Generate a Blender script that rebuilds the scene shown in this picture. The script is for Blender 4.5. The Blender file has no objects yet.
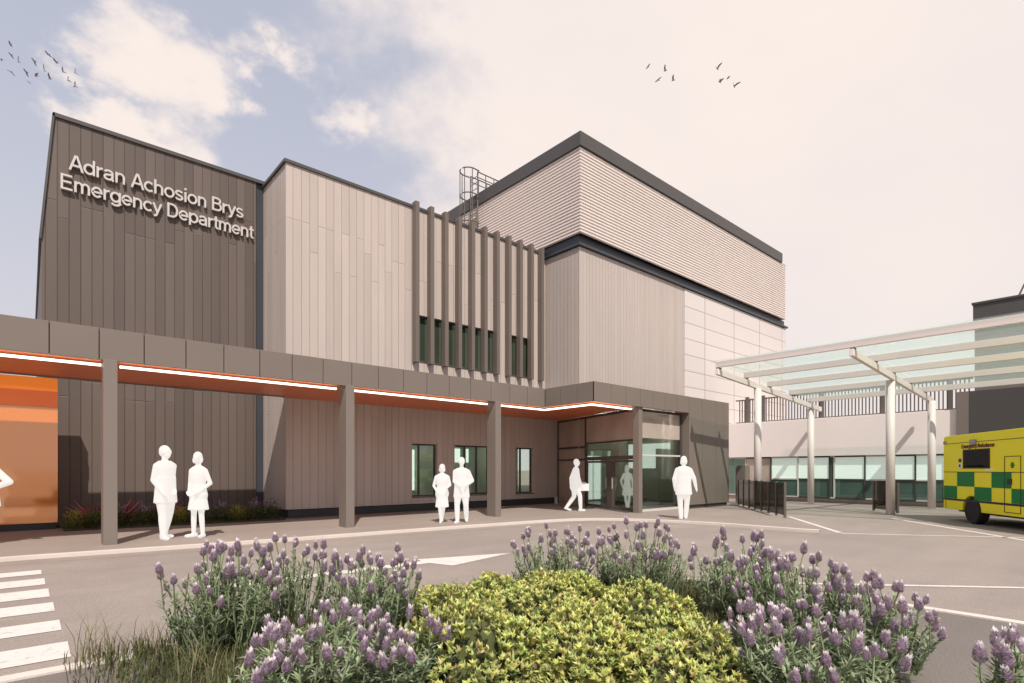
import bpy, bmesh, math, random
from mathutils import Vector, Matrix, Quaternion
R = math.radians
random.seed(7)
sc = bpy.context.scene
col = sc.collection
MATS = {}

# ------------------------------------------------------------------ nodes / materials
class NT:
    def __init__(s, tree): s.t = tree
    def n(s, typ, **kw):
        nd = s.t.nodes.new(typ)
        for k, v in kw.items(): setattr(nd, k, v)
        return nd
    def val(s, sock, v):
        if isinstance(v, bpy.types.NodeSocket): s.t.links.new(v, sock)
        elif v is not None: sock.default_value = v
    def m(s, op, a, b=None, c=None, clamp=False):
        nd = s.n('ShaderNodeMath', operation=op, use_clamp=clamp)
        s.val(nd.inputs[0], a); s.val(nd.inputs[1], b); s.val(nd.inputs[2], c)
        return nd.outputs[0]
    def mix(s, f, a, b, blend='MIX'):
        nd = s.n('ShaderNodeMix', data_type='RGBA', blend_type=blend)
        s.val(nd.inputs[0], f); s.val(nd.inputs[6], a); s.val(nd.inputs[7], b)
        return nd.outputs[2]
    def noise(s, vec, scale, detail=4, rough=.55, w=None):
        nd = s.n('ShaderNodeTexNoise')
        if vec is not None: s.t.links.new(vec, nd.inputs['Vector'])
        nd.inputs['Scale'].default_value = scale; nd.inputs['Detail'].default_value = detail
        nd.inputs['Roughness'].default_value = rough
        return nd.outputs['Fac']
    def ramp(s, f, a, b):
        nd = s.n('ShaderNodeMapRange', interpolation_type='SMOOTHSTEP')
        s.val(nd.inputs[0], f); nd.inputs[1].default_value = a; nd.inputs[2].default_value = b
        return nd.outputs[0]

def c4(c): return (c[0], c[1], c[2], 1)

def mat(name):
    m = bpy.data.materials.new(name); m.use_nodes = True
    t = m.node_tree; t.nodes.clear()
    k = NT(t); out = k.n('ShaderNodeOutputMaterial')
    MATS[name] = m
    return m, k, out

def pbr(name, color, rough=.6, var=.12, nscale=3., metal=0., spec=.4, emit=0., bump=0., bscale=60., fine=0.):
    m, k, out = mat(name)
    tc = k.n('ShaderNodeTexCoord').outputs['Object']
    p = k.n('ShaderNodeBsdfPrincipled')
    f = k.noise(tc, nscale)
    lo = c4([x * (1 - var) for x in color]); hi = c4([min(1, x * (1 + var)) for x in color])
    colr = k.mix(f, lo, hi)
    if fine:
        g = k.noise(tc, bscale, 2)
        colr = k.mix(g, colr, k.mix(1., colr, c4([1 - fine] * 3), 'MULTIPLY'))
    k.val(p.inputs['Base Color'], colr)
    p.inputs['Roughness'].default_value = rough; p.inputs['Metallic'].default_value = metal
    p.inputs['Specular IOR Level'].default_value = spec
    if emit:
        p.inputs['Emission Color'].default_value = c4(color); p.inputs['Emission Strength'].default_value = emit
    if bump:
        b = k.n('ShaderNodeBump'); b.inputs['Strength'].default_value = bump; b.inputs['Distance'].default_value = .01
        k.val(b.inputs['Height'], k.noise(tc, bscale, 3)); k.val(p.inputs['Normal'], b.outputs[0])
    k.val(out.inputs[0], p.outputs[0])
    return m

def clad(name, color, w=.24, jh=3.4, var=.18, seam=.4, rough=.5, joint=True, spec=.3):
    """standing-seam boards: every board has its own tone, staggered end joints, grooves as bump"""
    m, k, out = mat(name)
    tc = k.n('ShaderNodeTexCoord').outputs['Object']
    sp = k.n('ShaderNodeSeparateXYZ'); k.val(sp.inputs[0], tc)
    u = k.m('DIVIDE', k.m('ADD', sp.outputs[0], sp.outputs[1]), w)
    idx = k.m('FLOOR', u); fr = k.m('FRACT', u)
    wn = k.n('ShaderNodeTexWhiteNoise', noise_dimensions='1D'); k.val(wn.inputs['W'], idx)
    r = wn.outputs['Value']
    off = k.m('MULTIPLY', k.m('FLOOR', k.m('MULTIPLY', r, 3.99)), .42)
    zz = k.m('DIVIDE', k.m('ADD', sp.outputs[2], off), jh)
    zi = k.m('FLOOR', zz); zf = k.m('FRACT', zz)
    wn2 = k.n('ShaderNodeTexWhiteNoise', noise_dimensions='2D')
    cv = k.n('ShaderNodeCombineXYZ'); k.val(cv.inputs[0], idx); k.val(cv.inputs[1], zi)
    k.val(wn2.inputs['Vector'], cv.outputs[0])
    tone = wn2.outputs['Value']
    d = k.m('MINIMUM', fr, k.m('SUBTRACT', 1., fr))
    s1 = k.m('SUBTRACT', 1., k.ramp(d, 0.0, .085))
    s = s1
    if joint:
        dz = k.m('MINIMUM', zf, k.m('SUBTRACT', 1., zf))
        s2 = k.m('SUBTRACT', 1., k.ramp(dz, 0., .004))
        s = k.m('MAXIMUM', s1, k.m('MULTIPLY', s2, .8))
    lo = c4([x * (1 - var) for x in color]); hi = c4([min(1, x * (1 + var)) for x in color])
    base = k.mix(tone, lo, hi)
    mp = k.n('ShaderNodeMapping'); k.val(mp.inputs[0], tc); mp.inputs['Scale'].default_value = (1.6, 1.6, .25)
    st = k.noise(mp.outputs[0], 2.2, 5)
    base = k.mix(k.m('MULTIPLY', st, .35), base, k.mix(1., base, c4((.62, .6, .6)), 'MULTIPLY'))
    base = k.mix(k.m('MULTIPLY', s, seam), base, c4([x * .25 for x in color]))
    p = k.n('ShaderNodeBsdfPrincipled')
    k.val(p.inputs['Base Color'], base); p.inputs['Roughness'].default_value = rough
    p.inputs['Specular IOR Level'].default_value = spec
    b = k.n('ShaderNodeBump', invert=True); b.inputs['Strength'].default_value = .6; b.inputs['Distance'].default_value = .02
    k.val(b.inputs['Height'], s); k.val(p.inputs['Normal'], b.outputs[0])
    k.val(out.inputs[0], p.outputs[0])
    return m

def glass_mirror(name, tint, refl=.3, rcol=(.9, 1, .96), rough=.02):
    m, k, out = mat(name)
    tc = k.n('ShaderNodeTexCoord').outputs['Object']
    d = k.n('ShaderNodeBsdfDiffuse'); k.val(d.inputs[0], k.mix(k.noise(tc, .8), c4([x * .6 for x in tint]), c4([x * 1.4 for x in tint])))
    g = k.n('ShaderNodeBsdfGlossy'); g.inputs[0].default_value = c4(rcol); g.inputs['Roughness'].default_value = rough
    lw = k.n('ShaderNodeLayerWeight'); lw.inputs[0].default_value = .35
    f = k.m('ADD', refl, k.m('MULTIPLY', lw.outputs['Fresnel'], .6), clamp=True)
    mx = k.n('ShaderNodeMixShader'); k.val(mx.inputs[0], f); k.val(mx.inputs[1], d.outputs[0]); k.val(mx.inputs[2], g.outputs[0])
    k.val(out.inputs[0], mx.outputs[0]); return m

def glass_clear(name, tint, refl=.06, haze=0., hcol=(.8, .95, .9)):
    m, k, out = mat(name)
    tr = k.n('ShaderNodeBsdfTransparent'); tr.inputs[0].default_value = c4(tint)
    g = k.n('ShaderNodeBsdfGlossy'); g.inputs['Roughness'].default_value = .02
    lw = k.n('ShaderNodeLayerWeight'); lw.inputs[0].default_value = .2
    f = k.m('ADD', refl, k.m('MULTIPLY', lw.outputs['Fresnel'], .5), clamp=True)
    mx = k.n('ShaderNodeMixShader'); k.val(mx.inputs[0], f); k.val(mx.inputs[1], tr.outputs[0]); k.val(mx.inputs[2], g.outputs[0])
    o = mx.outputs[0]
    if haze:
        df = k.n('ShaderNodeBsdfTranslucent'); df.inputs[0].default_value = c4(hcol)
        m2 = k.n('ShaderNodeMixShader'); m2.inputs[0].default_value = haze
        k.val(m2.inputs[1], o); k.val(m2.inputs[2], df.outputs[0]); o = m2.outputs[0]
    k.val(out.inputs[0], o); return m

def leafy(name, rough=.55, transl=.3):
    """colour from the mesh's own per-leaf colour attribute"""
    m, k, out = mat(name)
    a = k.n('ShaderNodeVertexColor', layer_name='tone')
    p = k.n('ShaderNodeBsdfPrincipled'); k.val(p.inputs['Base Color'], a.outputs[0])
    p.inputs['Roughness'].default_value = rough; p.inputs['Specular IOR Level'].default_value = .25
    t = k.n('ShaderNodeBsdfTranslucent'); k.val(t.inputs[0], a.outputs[0])
    mx = k.n('ShaderNodeMixShader'); mx.inputs[0].default_value = transl
    k.val(mx.inputs[1], p.outputs[0]); k.val(mx.inputs[2], t.outputs[0]); k.val(out.inputs[0], mx.outputs[0])
    return m

def emitter(name, color, strength):
    m, k, out = mat(name)
    e = k.n('ShaderNodeEmission'); e.inputs[0].default_value = c4(color); e.inputs[1].default_value = strength
    k.val(out.inputs[0], e.outputs[0]); return m

def asphalt(name, color, dark, streak=False):
    m, k, out = mat(name)
    tc = k.n('ShaderNodeTexCoord').outputs['Object']
    big = k.noise(tc, .35, 5, .6); mid = k.noise(tc, 2.5, 4); fine = k.noise(tc, 70, 2, .7)
    mp = k.n('ShaderNodeMapping'); k.val(mp.inputs[0], tc); mp.inputs['Scale'].default_value = (.08, 1.1, 1)
    trk = k.noise(mp.outputs[0], 1.3, 4)
    f = k.m('ADD', k.m('MULTIPLY', big, .5), k.m('ADD', k.m('MULTIPLY', mid, .2), k.m('MULTIPLY', trk, .3)))
    base = k.mix(k.ramp(f, .3, .7), c4(dark), c4(color))
    base = k.mix(k.ramp(fine, .35, .7), k.mix(1., base, c4((.70, .70, .70)), 'MULTIPLY'), base)
    p = k.n('ShaderNodeBsdfPrincipled'); k.val(p.inputs['Base Color'], base)
    k.val(p.inputs['Roughness'], k.m('ADD', .62, k.m('MULTIPLY', mid, .25)))
    p.inputs['Specular IOR Level'].default_value = .3
    b = k.n('ShaderNodeBump'); b.inputs['Strength'].default_value = .25; b.inputs['Distance'].default_value = .01
    k.val(b.inputs['Height'], fine); k.val(p.inputs['Normal'], b.outputs[0])
    k.val(out.inputs[0], p.outputs[0]); return m

def worn_paint(name, color, under):
    m, k, out = mat(name)
    tc = k.n('ShaderNodeTexCoord').outputs['Object']
    f = k.ramp(k.noise(tc, 14, 6, .7), .30, .45)
    p = k.n('ShaderNodeBsdfPrincipled'); k.val(p.inputs['Base Color'], k.mix(f, c4(under), k.mix(k.noise(tc, 2.), c4([x * .85 for x in color]), c4(color))))
    p.inputs['Roughness'].default_value = .7
    k.val(out.inputs[0], p.outputs[0]); return m

def panelled(name, color, pz, pu, line=.06, rough=.55):
    """flat cladding with thin panel joints (u = x+y, z)"""
    m, k, out = mat(name)
    tc = k.n('ShaderNodeTexCoord').outputs['Object']
    sp = k.n('ShaderNodeSeparateXYZ'); k.val(sp.inputs[0], tc)
    u = k.m('DIVIDE', k.m('ADD', sp.outputs[0], sp.outputs[1]), pu); z = k.m('DIVIDE', sp.outputs[2], pz)
    def seam(x, wdt):
        fr = k.m('FRACT', x); d = k.m('MINIMUM', fr, k.m('SUBTRACT', 1., fr))
        return k.m('SUBTRACT', 1., k.ramp(d, wdt * .4, wdt))
    s = k.m('MAXIMUM', k.m('MULTIPLY', seam(z, .03 / pz), .7), seam(u, .035 / pu))
    cv = k.n('ShaderNodeCombineXYZ'); k.val(cv.inputs[0], k.m('FLOOR', u)); k.val(cv.inputs[1], k.m('FLOOR', z))
    wn = k.n('ShaderNodeTexWhiteNoise', noise_dimensions='2D'); k.val(wn.inputs['Vector'], cv.outputs[0])
    base = k.mix(wn.outputs['Value'], c4([x * .94 for x in color]), c4(color))
    base = k.mix(k.m('MULTIPLY', k.noise(tc, .7, 5), .25), base, c4([x * .8 for x in color]))
    base = k.mix(k.m('MULTIPLY', s, .75), base, c4([x * .25 for x in color]))
    p = k.n('ShaderNodeBsdfPrincipled'); k.val(p.inputs['Base Color'], base); p.inputs['Roughness'].default_value = rough
    p.inputs['Specular IOR Level'].default_value = .3
    b = k.n('ShaderNodeBump', invert=True); b.inputs['Strength'].default_value = .5; b.inputs['Distance'].default_value = .015
    k.val(b.inputs['Height'], s); k.val(p.inputs['Normal'], b.outputs[0])
    k.val(out.inputs[0], p.outputs[0]); return m

M = {}
M['dark_clad'] = clad('dark_boards', (.132, .103, .086), w=.238, jh=4.6, var=.15, seam=.33)
M['light_clad'] = clad('light_boards', (.50, .425, .375), w=.25, jh=4.4, var=.065, seam=.22)
M['pale_clad'] = clad('pale_boards', (.47, .40, .355), w=.20, jh=40, var=.04, seam=.22, joint=False)
M['fascia'] = pbr('fascia_metal', (.19, .155, .13), .5, .08, 1.2, fine=.12, bscale=90, spec=.3)
M['column'] = pbr('column_metal', (.205, .17, .145), .5, .08, 1.2, fine=.12, bscale=90, spec=.3)
M['coping'] = pbr('dark_coping', (.075, .068, .064), .5, .1, .8)
M['dark_band'] = pbr('dark_band_metal', (.045, .048, .055), .4, .1, .8)
M['plinth'] = pbr('dark_plinth', (.04, .04, .043), .6, .15, 2)
M['louvre'] = pbr('pale_louvre', (.60, .52, .475), .45, .07, .8)
M['white_wall'] = panelled('white_panels', (.62, .555, .52), .78, 3.05)
M['white_render'] = pbr('white_render', (.80, .72, .69), .7, .05, .5, fine=.06, bscale=40)
M['orange_soffit'] = pbr('orange_soffit', (.72, .19, .075), .4, .12, .5)
M['fin'] = pbr('fin_metal', (.145, .115, .096), .5, .1, .8)
M['white_letter'] = pbr('white_letter', (.54, .50, .465), .45, .03, 3)
M['strip'] = emitter('light_strip', (1, .87, .72), 3.4)
M['ceiling_lamp'] = emitter('ceiling_lamp', (1, .97, .88), 12.0)
M['backlight'] = emitter('glowing_glazing', (.95, 1, .93), 1.25)  # plain emission standing in for daylight behind the glazing
M['green_glass'] = glass_mirror('green_glass', (.042, .052, .034), .06, (.66, .74, .58))
M['dark_glass'] = glass_mirror('dark_glass', (.008, .009, .010), .0, (.35,.35,.35))
M['mint_glass'] = glass_mirror('mint_glass', (.80, .92, .85), .04)
M['pane_glow'] = pbr('glowing_mint_pane', (.74, .86, .79), .25, .05, .6, emit=.22, spec=.4)  # pale colour and faint glow stand for lit rooms and reflected sky
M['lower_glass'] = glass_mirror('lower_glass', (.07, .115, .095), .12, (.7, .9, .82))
M['beige_glass'] = glass_mirror('beige_glass', (.46, .385, .325), .14, (.95, .85, .78))  # on the lobby, reflected paving and soffit painted in as beige
M['lobby_glass'] = glass_clear('lobby_glass', (.84, .91, .86), .06)
M['roof_glass'] = glass_clear('roof_glass', (.93, .985, .965), .03, .05, (.75, .95, .88))
M['smoke_glass'] = glass_clear('smoke_glass', (.36, .33, .31), .08)
M['frame'] = pbr('dark_frame', (.055, .05, .048), .45, .1, 2)
M['door_frame'] = pbr('door_frame', (.11, .09, .078), .45, .1, 2)
M['alu'] = pbr('pale_frame', (.55, .52, .48), .4, .05, 2)
M['steel_paint'] = pbr('pale_steel_paint', (.70, .61, .57), .45, .06, .8)
M['galv'] = pbr('grey_steel', (.12, .10, .09), .45, .12, 4)
M['interior'] = pbr('interior_wall', (.30, .31, .25), .8, .12, .6)
M['interior_floor'] = pbr('interior_floor', (.10, .09, .08), .3, .1, .7)
M['charcoal'] = pbr('charcoal_render', (.062, .056, .054), .7, .1, .5)
M['brown_render'] = pbr('brown_render', (.17, .14, .125), .7, .1, .5)
M['taupe'] = pbr('taupe_panel', (.21, .175, .15), .6, .1, 1)
M['person'] = pbr('white_glow', (.18, .170, .160), .9, .01, 3, emit=4.1, spec=.1)  # glow put in so the figures stay flat white even in shade
M['bird'] = pbr('bird_feathers', (.24, .23, .26), .8, .2, 8)
M['road'] = asphalt('road_asphalt', (.37, .31, .27), (.28, .235, .21))
M['pave'] = asphalt('pavement_paving', (.36, .30, .255), (.29, .24, .21))
M['isle'] = asphalt('island_paving', (.22, .19, .17), (.175, .15, .135))
M['ground'] = asphalt('ground_far', (.36, .30, .255), (.29, .24, .21))
M['kerb'] = pbr('pale_kerb_stone', (.64, .56, .50), .8, .10, 1.5, fine=.2, bscale=50, bump=.3)
M['paint'] = worn_paint('road_paint', (.66, .60, .555), (.32, .28, .25))
M['soil'] = pbr('bed_soil', (.06, .06, .032), .95, .4, 6, bump=.8, bscale=25)
M['leaf'] = leafy('leaf_tones')
M['petal'] = leafy('petal_tones', .7, .25)
M['core'] = pbr('shrub_inner_shade', (.075, .085, .028), .9, .4, 9)  # dark colour painting the shade deep among the leaves

def orange_glass():
    m, k, out = mat('orange_glass')
    tc = k.n('ShaderNodeTexCoord').outputs['Object']
    d = k.n('ShaderNodeBsdfDiffuse'); k.val(d.inputs[0], k.mix(k.noise(tc, .4), c4((.74, .19, .025)), c4((.82, .23, .035))))
    g = k.n('ShaderNodeBsdfGlossy'); g.inputs[0].default_value = (1, .66, .40, 1); g.inputs['Roughness'].default_value = .05
    lw = k.n('ShaderNodeLayerWeight'); lw.inputs[0].default_value = .3
    mx = k.n('ShaderNodeMixShader'); k.val(mx.inputs[0], k.m('ADD', .36, k.m('MULTIPLY', lw.outputs['Fresnel'], .5)))
    k.val(mx.inputs[1], d.outputs[0]); k.val(mx.inputs[2], g.outputs[0]); k.val(out.inputs[0], mx.outputs[0]); return m
M['orange_glass'] = orange_glass()

# ------------------------------------------------------------------ mesh building
class MB:
    def __init__(s): s.v = []; s.f = []; s.c = []
    def face(s, pts, c=None):
        i = len(s.v); s.v += [tuple(p) for p in pts]; s.f.append(tuple(range(i, i + len(pts)))); s.c.append(c)
    def box(s, x0, x1, y0, y1, z0, z1):
        i = len(s.v)
        s.v += [(x0,y0,z0),(x1,y0,z0),(x1,y1,z0),(x0,y1,z0),(x0,y0,z1),(x1,y0,z1),(x1,y1,z1),(x0,y1,z1)]
        for q in ((0,3,2,1),(4,5,6,7),(0,1,5,4),(1,2,6,5),(2,3,7,6),(3,0,4,7)):
            s.f.append(tuple(i + a for a in q)); s.c.append(None)
        return s
    def bar(s, a, b, w, h, up=(0, 0, 1)):
        """rectangular bar from a to b: w across, h along up"""
        a = Vector(a); b = Vector(b); d = (b - a).normalized(); up = Vector(up)
        r = d.cross(up).normalized(); u = r.cross(d).normalized()
        i = len(s.v)
        for p in (a, b):
            for sx, sz in ((-1,-1),(1,-1),(1,1),(-1,1)): s.v.append(tuple(p + r * (sx * w / 2) + u * (sz * h / 2)))
        for q in ((0,1,2,3),(7,6,5,4),(0,4,5,1),(1,5,6,2),(2,6,7,3),(3,7,4,0)):
            s.f.append(tuple(i + k for k in q)); s.c.append(None)
        return s
    def tube(s, pts, rad, n=8, caps=True, c=None):
        pts = [Vector(p) for p in pts]; rads = rad if isinstance(rad, (list, tuple)) else [rad] * len(pts)
        rings = []; ref = None
        for k, p in enumerate(pts):
            d = (pts[min(k + 1, len(pts) - 1)] - pts[max(k - 1, 0)])
            d = d.normalized() if d.length > 1e-9 else Vector((0, 0, 1))
            if ref is None: ref = Vector((1, 0, 0)) if abs(d.x) < .9 else Vector((0, 1, 0))
            a = d.cross(ref).normalized(); b = d.cross(a).normalized(); ref = -b if False else ref
            i = len(s.v)
            for j in range(n):
                t = 2 * math.pi * j / n
                s.v.append(tuple(p + (a * math.cos(t) + b * math.sin(t)) * rads[k]))
            rings.append(i)
        for k in range(len(rings) - 1):
            for j in range(n):
                s.f.append((rings[k] + j, rings[k] + (j + 1) % n, rings[k + 1] + (j + 1) % n, rings[k + 1] + j)); s.c.append(c)
        if caps:
            s.f.append(tuple(rings[0] + j for j in range(n - 1, -1, -1))); s.c.append(c)
            s.f.append(tuple(rings[-1] + j for j in range(n))); s.c.append(c)
        return s
    def prism(s, pts, axis, a, b):
        """closed polygon (2D) extruded along an axis: 'y' uses (x,z), 'z' uses (x,y), 'x' uses (y,z)"""
        def P(p, t):
            return {'y': (p[0], t, p[1]), 'z': (p[0], p[1], t), 'x': (t, p[0], p[1])}[axis]
        n = len(pts); i = len(s.v)
        s.v += [P(p, a) for p in pts] + [P(p, b) for p in pts]
        s.f.append(tuple(i + k for k in range(n - 1, -1, -1))); s.f.append(tuple(i + n + k for k in range(n))); s.c += [None, None]
        for k in range(n):
            s.f.append((i + k, i + (k + 1) % n, i + n + (k + 1) % n, i + n + k)); s.c.append(None)
        return s
    def lathe(s, prof, axis='z', n=24, center=(0, 0, 0)):
        i0 = len(s.v); m = len(prof)
        for r, h in prof:
            for j in range(n):
                t = 2 * math.pi * j / n; a, b = r * math.cos(t), r * math.sin(t)
                p = {'z': (a, b, h), 'y': (a, h, b), 'x': (h, a, b)}[axis]
                s.v.append((p[0] + center[0], p[1] + center[1], p[2] + center[2]))
        for k in range(m - 1):
            for j in range(n):
                s.f.append((i0 + k * n + j, i0 + k * n + (j + 1) % n, i0 + (k + 1) * n + (j + 1) % n, i0 + (k + 1) * n + j)); s.c.append(None)
        s.f.append(tuple(i0 + j for j in range(n))); s.f.append(tuple(i0 + (m - 1) * n + j for j in range(n))); s.c += [None, None]
        return s
    def mesh(s, name, off=(0, 0, 0), smooth=False, bevel=0):
        me = bpy.data.meshes.new(name)
        me.from_pydata([(v[0] - off[0], v[1] - off[1], v[2] - off[2]) for v in s.v], [], s.f)
        if any(c is not None for c in s.c):
            at = me.color_attributes.new('tone', 'FLOAT_COLOR', 'CORNER')
            k = 0
            buf = []
            for f, c in zip(s.f, s.c):
                c = c or (.1, .1, .05)
                for _ in f: buf += [c[0], c[1], c[2], 1.]
            at.data.foreach_set('color', buf)
        bm = bmesh.new(); bm.from_mesh(me)
        if not any(c is not None for c in s.c): bmesh.ops.recalc_face_normals(bm, faces=bm.faces)
        if bevel: bmesh.ops.bevel(bm, geom=bm.edges[:], offset=bevel, segments=2, affect='EDGES', profile=.5, clamp_overlap=True)
        bm.to_mesh(me); bm.free()
        if smooth: me.polygons.foreach_set('use_smooth', [True] * len(me.polygons))
        me.update()
        return me
    def build(s, name, material, parent=None, local=False, smooth=False, bevel=0, label=None):
        off = (0, 0, 0)
        if parent is not None and not local:
            p = parent
            while p.parent: p = p.parent
            off = p.location
        o = bpy.data.objects.new(name, s.mesh(name, off, smooth, bevel)); o.data.materials.append(material)
        col.objects.link(o); o.parent = parent
        if label: o['label'] = label
        return o

def tag(o, label=None, cat=None, group=None, kind=None):
    if label: o['label'] = label
    if cat: o['category'] = cat
    if group: o['group'] = group
    if kind: o['kind'] = kind
    return o

def thing(name, label, cat, loc=(0, 0, 0), rz=0, group=None):
    o = bpy.data.objects.new(name, None); col.objects.link(o)
    o.location = loc; o.rotation_euler = (0, 0, rz); o.empty_display_size = .3
    return tag(o, label, cat, group)

def structure(name, mb, material, **kw):
    return tag(mb.build(name, material, **kw), kind='structure')

def copy_tree(o, parent=None):
    c = o.copy(); col.objects.link(c); c.parent = parent
    for ch in list(o.children): copy_tree(ch, c)
    return c

# ------------------------------------------------------------------ camera
F_PX, HOR = 550., 470.
cam = bpy.data.cameras.new('camera'); co = bpy.data.objects.new('camera', cam); col.objects.link(co)
co.location = (0, 0, 1.42); co.rotation_euler = (R(90), 0, R(48.68 - 90))
cam.sensor_width = 36; cam.lens = 36 * F_PX / 1024; cam.shift_y = (HOR - 341.5) / 1024
cam.clip_end = 3000; cam.clip_start = .05
sc.camera = co
FW = Vector((.6603, .7510, 0)); RT = Vector((.7510, -.6603, 0))
def at(side, depth, z=0.): return RT * side + FW * depth + Vector((0, 0, z))   # metres to the right of / ahead of the viewpoint

# ------------------------------------------------------------------ world and sun
AZ = R(61); EL = R(52)
SKYLOC = (.8, 1.9, 2.6)
w = bpy.data.worlds.new('World'); sc.world = w; w.use_nodes = True
w.node_tree.nodes.clear(); k = NT(w.node_tree)
out = k.n('ShaderNodeOutputWorld')
sky = k.n('ShaderNodeTexSky', sky_type='NISHITA'); sky.sun_disc = False; sky.sun_elevation = EL
sky.sun_rotation = math.atan2(-math.cos(AZ), -math.sin(AZ)); sky.air_density = 1.3; sky.dust_density = 2.0
tcw = k.n('ShaderNodeTexCoord').outputs['Generated']
sp = k.n('ShaderNodeSeparateXYZ'); k.val(sp.inputs[0], tcw)
skyc = k.mix(1., sky.outputs[0], (.098, .098, .098, 1), 'MULTIPLY')
skyc = k.mix(.72, skyc, (.63, .645, .755, 1))
skyc = k.mix(k.m('MULTIPLY', k.m('SUBTRACT', 1., k.ramp(sp.outputs[2], .0, .62)), .75), skyc, (.74, .71, .75, 1))
dr = k.m('ADD', k.m('MULTIPLY', sp.outputs[0], .751), k.m('MULTIPLY', sp.outputs[1], -.660))
df = k.m('ADD', k.m('MULTIPLY', sp.outputs[0], .660), k.m('MULTIPLY', sp.outputs[1], .751))
mp = k.n('ShaderNodeMapping'); k.val(mp.inputs[0], tcw); mp.inputs['Scale'].default_value = (1, 1, 1.5); mp.inputs['Location'].default_value = SKYLOC
n1 = k.noise(mp.outputs[0], 4.2, 8, .52); n2 = k.noise(mp.outputs[0], 13., 6, .6)
def bank(direction, size):
    """soft cloud bank around a compass direction"""
    v = Vector(direction).normalized()
    dp = k.n('ShaderNodeVectorMath', operation='DOT_PRODUCT'); k.val(dp.inputs[0], tcw); dp.inputs[1].default_value = v
    return k.ramp(k.m('ADD', dp.outputs['Value'], k.m('ADD', k.m('MULTIPLY', k.m('SUBTRACT', n1, .5), .035), k.m('MULTIPLY', k.m('SUBTRACT', n2, .5), .016))), math.cos(size), 1.003)
banks = None
for dv, sz, wt in (((.17, 1.19, .77), .16, .24), ((.20, 1.16, .65), .17, .46), ((-.01, 1.34, .53), .18, .50), ((.38, 1.0, .61), .10, .35)):
    bk = k.m('MULTIPLY', bank(dv, sz), wt); banks = bk if banks is None else k.m('ADD', banks, bk)
dens = k.m('ADD', k.m('ADD', k.m('MULTIPLY', k.m('SUBTRACT', n1, .5), 1.7), k.m('MULTIPLY', k.m('SUBTRACT', n2, .5), .5)), k.m('ADD', k.m('ADD', .24, banks), k.m('MULTIPLY', k.m('ADD', dr, .27), 2.0)))
cl = k.m('MULTIPLY', k.ramp(dens, .22, .80), k.ramp(df, -.3, .25))
tone = k.noise(mp.outputs[0], 2.0, 4)
cc = k.mix(k.ramp(tone, .3, .7), (.90, .81, .79, 1), (.98, .865, .80, 1))
low = k.m('SUBTRACT', 1., k.ramp(sp.outputs[2], .03, .36))
cc = k.mix(k.m('MULTIPLY', low, .45), cc, (.77, .76, .78, 1))
allc = k.mix(cl, skyc, cc)
bg = k.n('ShaderNodeBackground'); k.val(bg.inputs[0], allc); bg.inputs[1].default_value = 1.
k.val(out.inputs[0], bg.outputs[0])

sun = bpy.data.lights.new('sun', 'SUN'); sun.energy = 5.0; sun.angle = R(.6); sun.color = (1, .935, .865)
so = bpy.data.objects.new('sun', sun); col.objects.link(so)
ray = Vector((math.cos(AZ) * math.cos(EL), math.sin(AZ) * math.cos(EL), -math.sin(EL)))
so.rotation_euler = ray.to_track_quat('-Z', 'Y').to_euler(); so.location = (-10, -20, 40)

# ------------------------------------------------------------------ ground, road, pavement
ZR = -.06
g = MB(); g.face([(-600,-600,-.075),(900,-600,-.075),(900,900,-.075),(-600,900,-.075)])
structure('ground', g, M['ground'])
g = MB(); g.face([(-60,-25,ZR),(60,-25,ZR),(60,15,ZR),(-60,15,ZR)])
road = structure('road', g, M['road'])
edge = [(-60,12.3),(0,12.2),(3.6,11.78),(7,11.52),(10,11.25),(11.4,11.05),(12.35,10.7),(13.1,9.95),(13.6,8.9),(13.95,7.4),(14.0,6.0),(14.1,4.95)]
pav_poly = edge + [(21.9,10.95),(24.4,13.0),(24.4,14.6),(16.3,16.6),(5.6,16.6),(5.5,16.0),(.62,16.35),(.62,17.3),(-60,17.3)]
g = MB(); g.prism(pav_poly, 'z', -.07, 0.)
structure('pavement', g, M['pave'])
def strip(mb, pts, w0, w1, z0, z1):
    """kerb-like strip along a polyline, from offset w0 to w1 on its right-hand side"""
    P = [Vector((p[0], p[1])) for p in pts]; n = []
    for i, p in enumerate(P):
        d = (P[min(i+1, len(P)-1)] - P[max(i-1, 0)]).normalized(); n.append(Vector((d.y, -d.x)))
    for i in range(len(P) - 1):
        a, b, c, d = P[i]+n[i]*w0, P[i+1]+n[i+1]*w0, P[i+1]+n[i+1]*w1, P[i]+n[i]*w1
        mb.face([(a.x,a.y,z1),(b.x,b.y,z1),(c.x,c.y,z1),(d.x,d.y,z1)])
        mb.face([(d.x,d.y,z1),(c.x,c.y,z1),(c.x,c.y,z0),(d.x,d.y,z0)])
        mb.face([(a.x,a.y,z1),(b.x,b.y,z1),(b.x,b.y,z0),(a.x,a.y,z0)])
def refine(pts, n=6):
    o = []
    for i in range(len(pts) - 1):
        p0 = pts[max(i-1,0)]; p1 = pts[i]; p2 = pts[i+1]; p3 = pts[min(i+2,len(pts)-1)]
        for j in range(n):
            t = j / n
            o.append(tuple(.5*((2*p1[a])+(-p0[a]+p2[a])*t+(2*p0[a]-5*p1[a]+4*p2[a]-p3[a])*t*t+(-p0[a]+3*p1[a]-3*p2[a]+p3[a])*t**3) for a in (0,1)))
    return o + [pts[-1]]
g = MB(); strip(g, edge[:1] + refine(edge[1:], 4), .002, .17, -.07, .006)
structure('kerb', g, M['kerb'])
g = MB(); strip(g, edge[:1] + refine(edge[1:], 4), .172, .62, -.07, ZR + .006)
structure('road_gutter', g, M['pave'])

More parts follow.
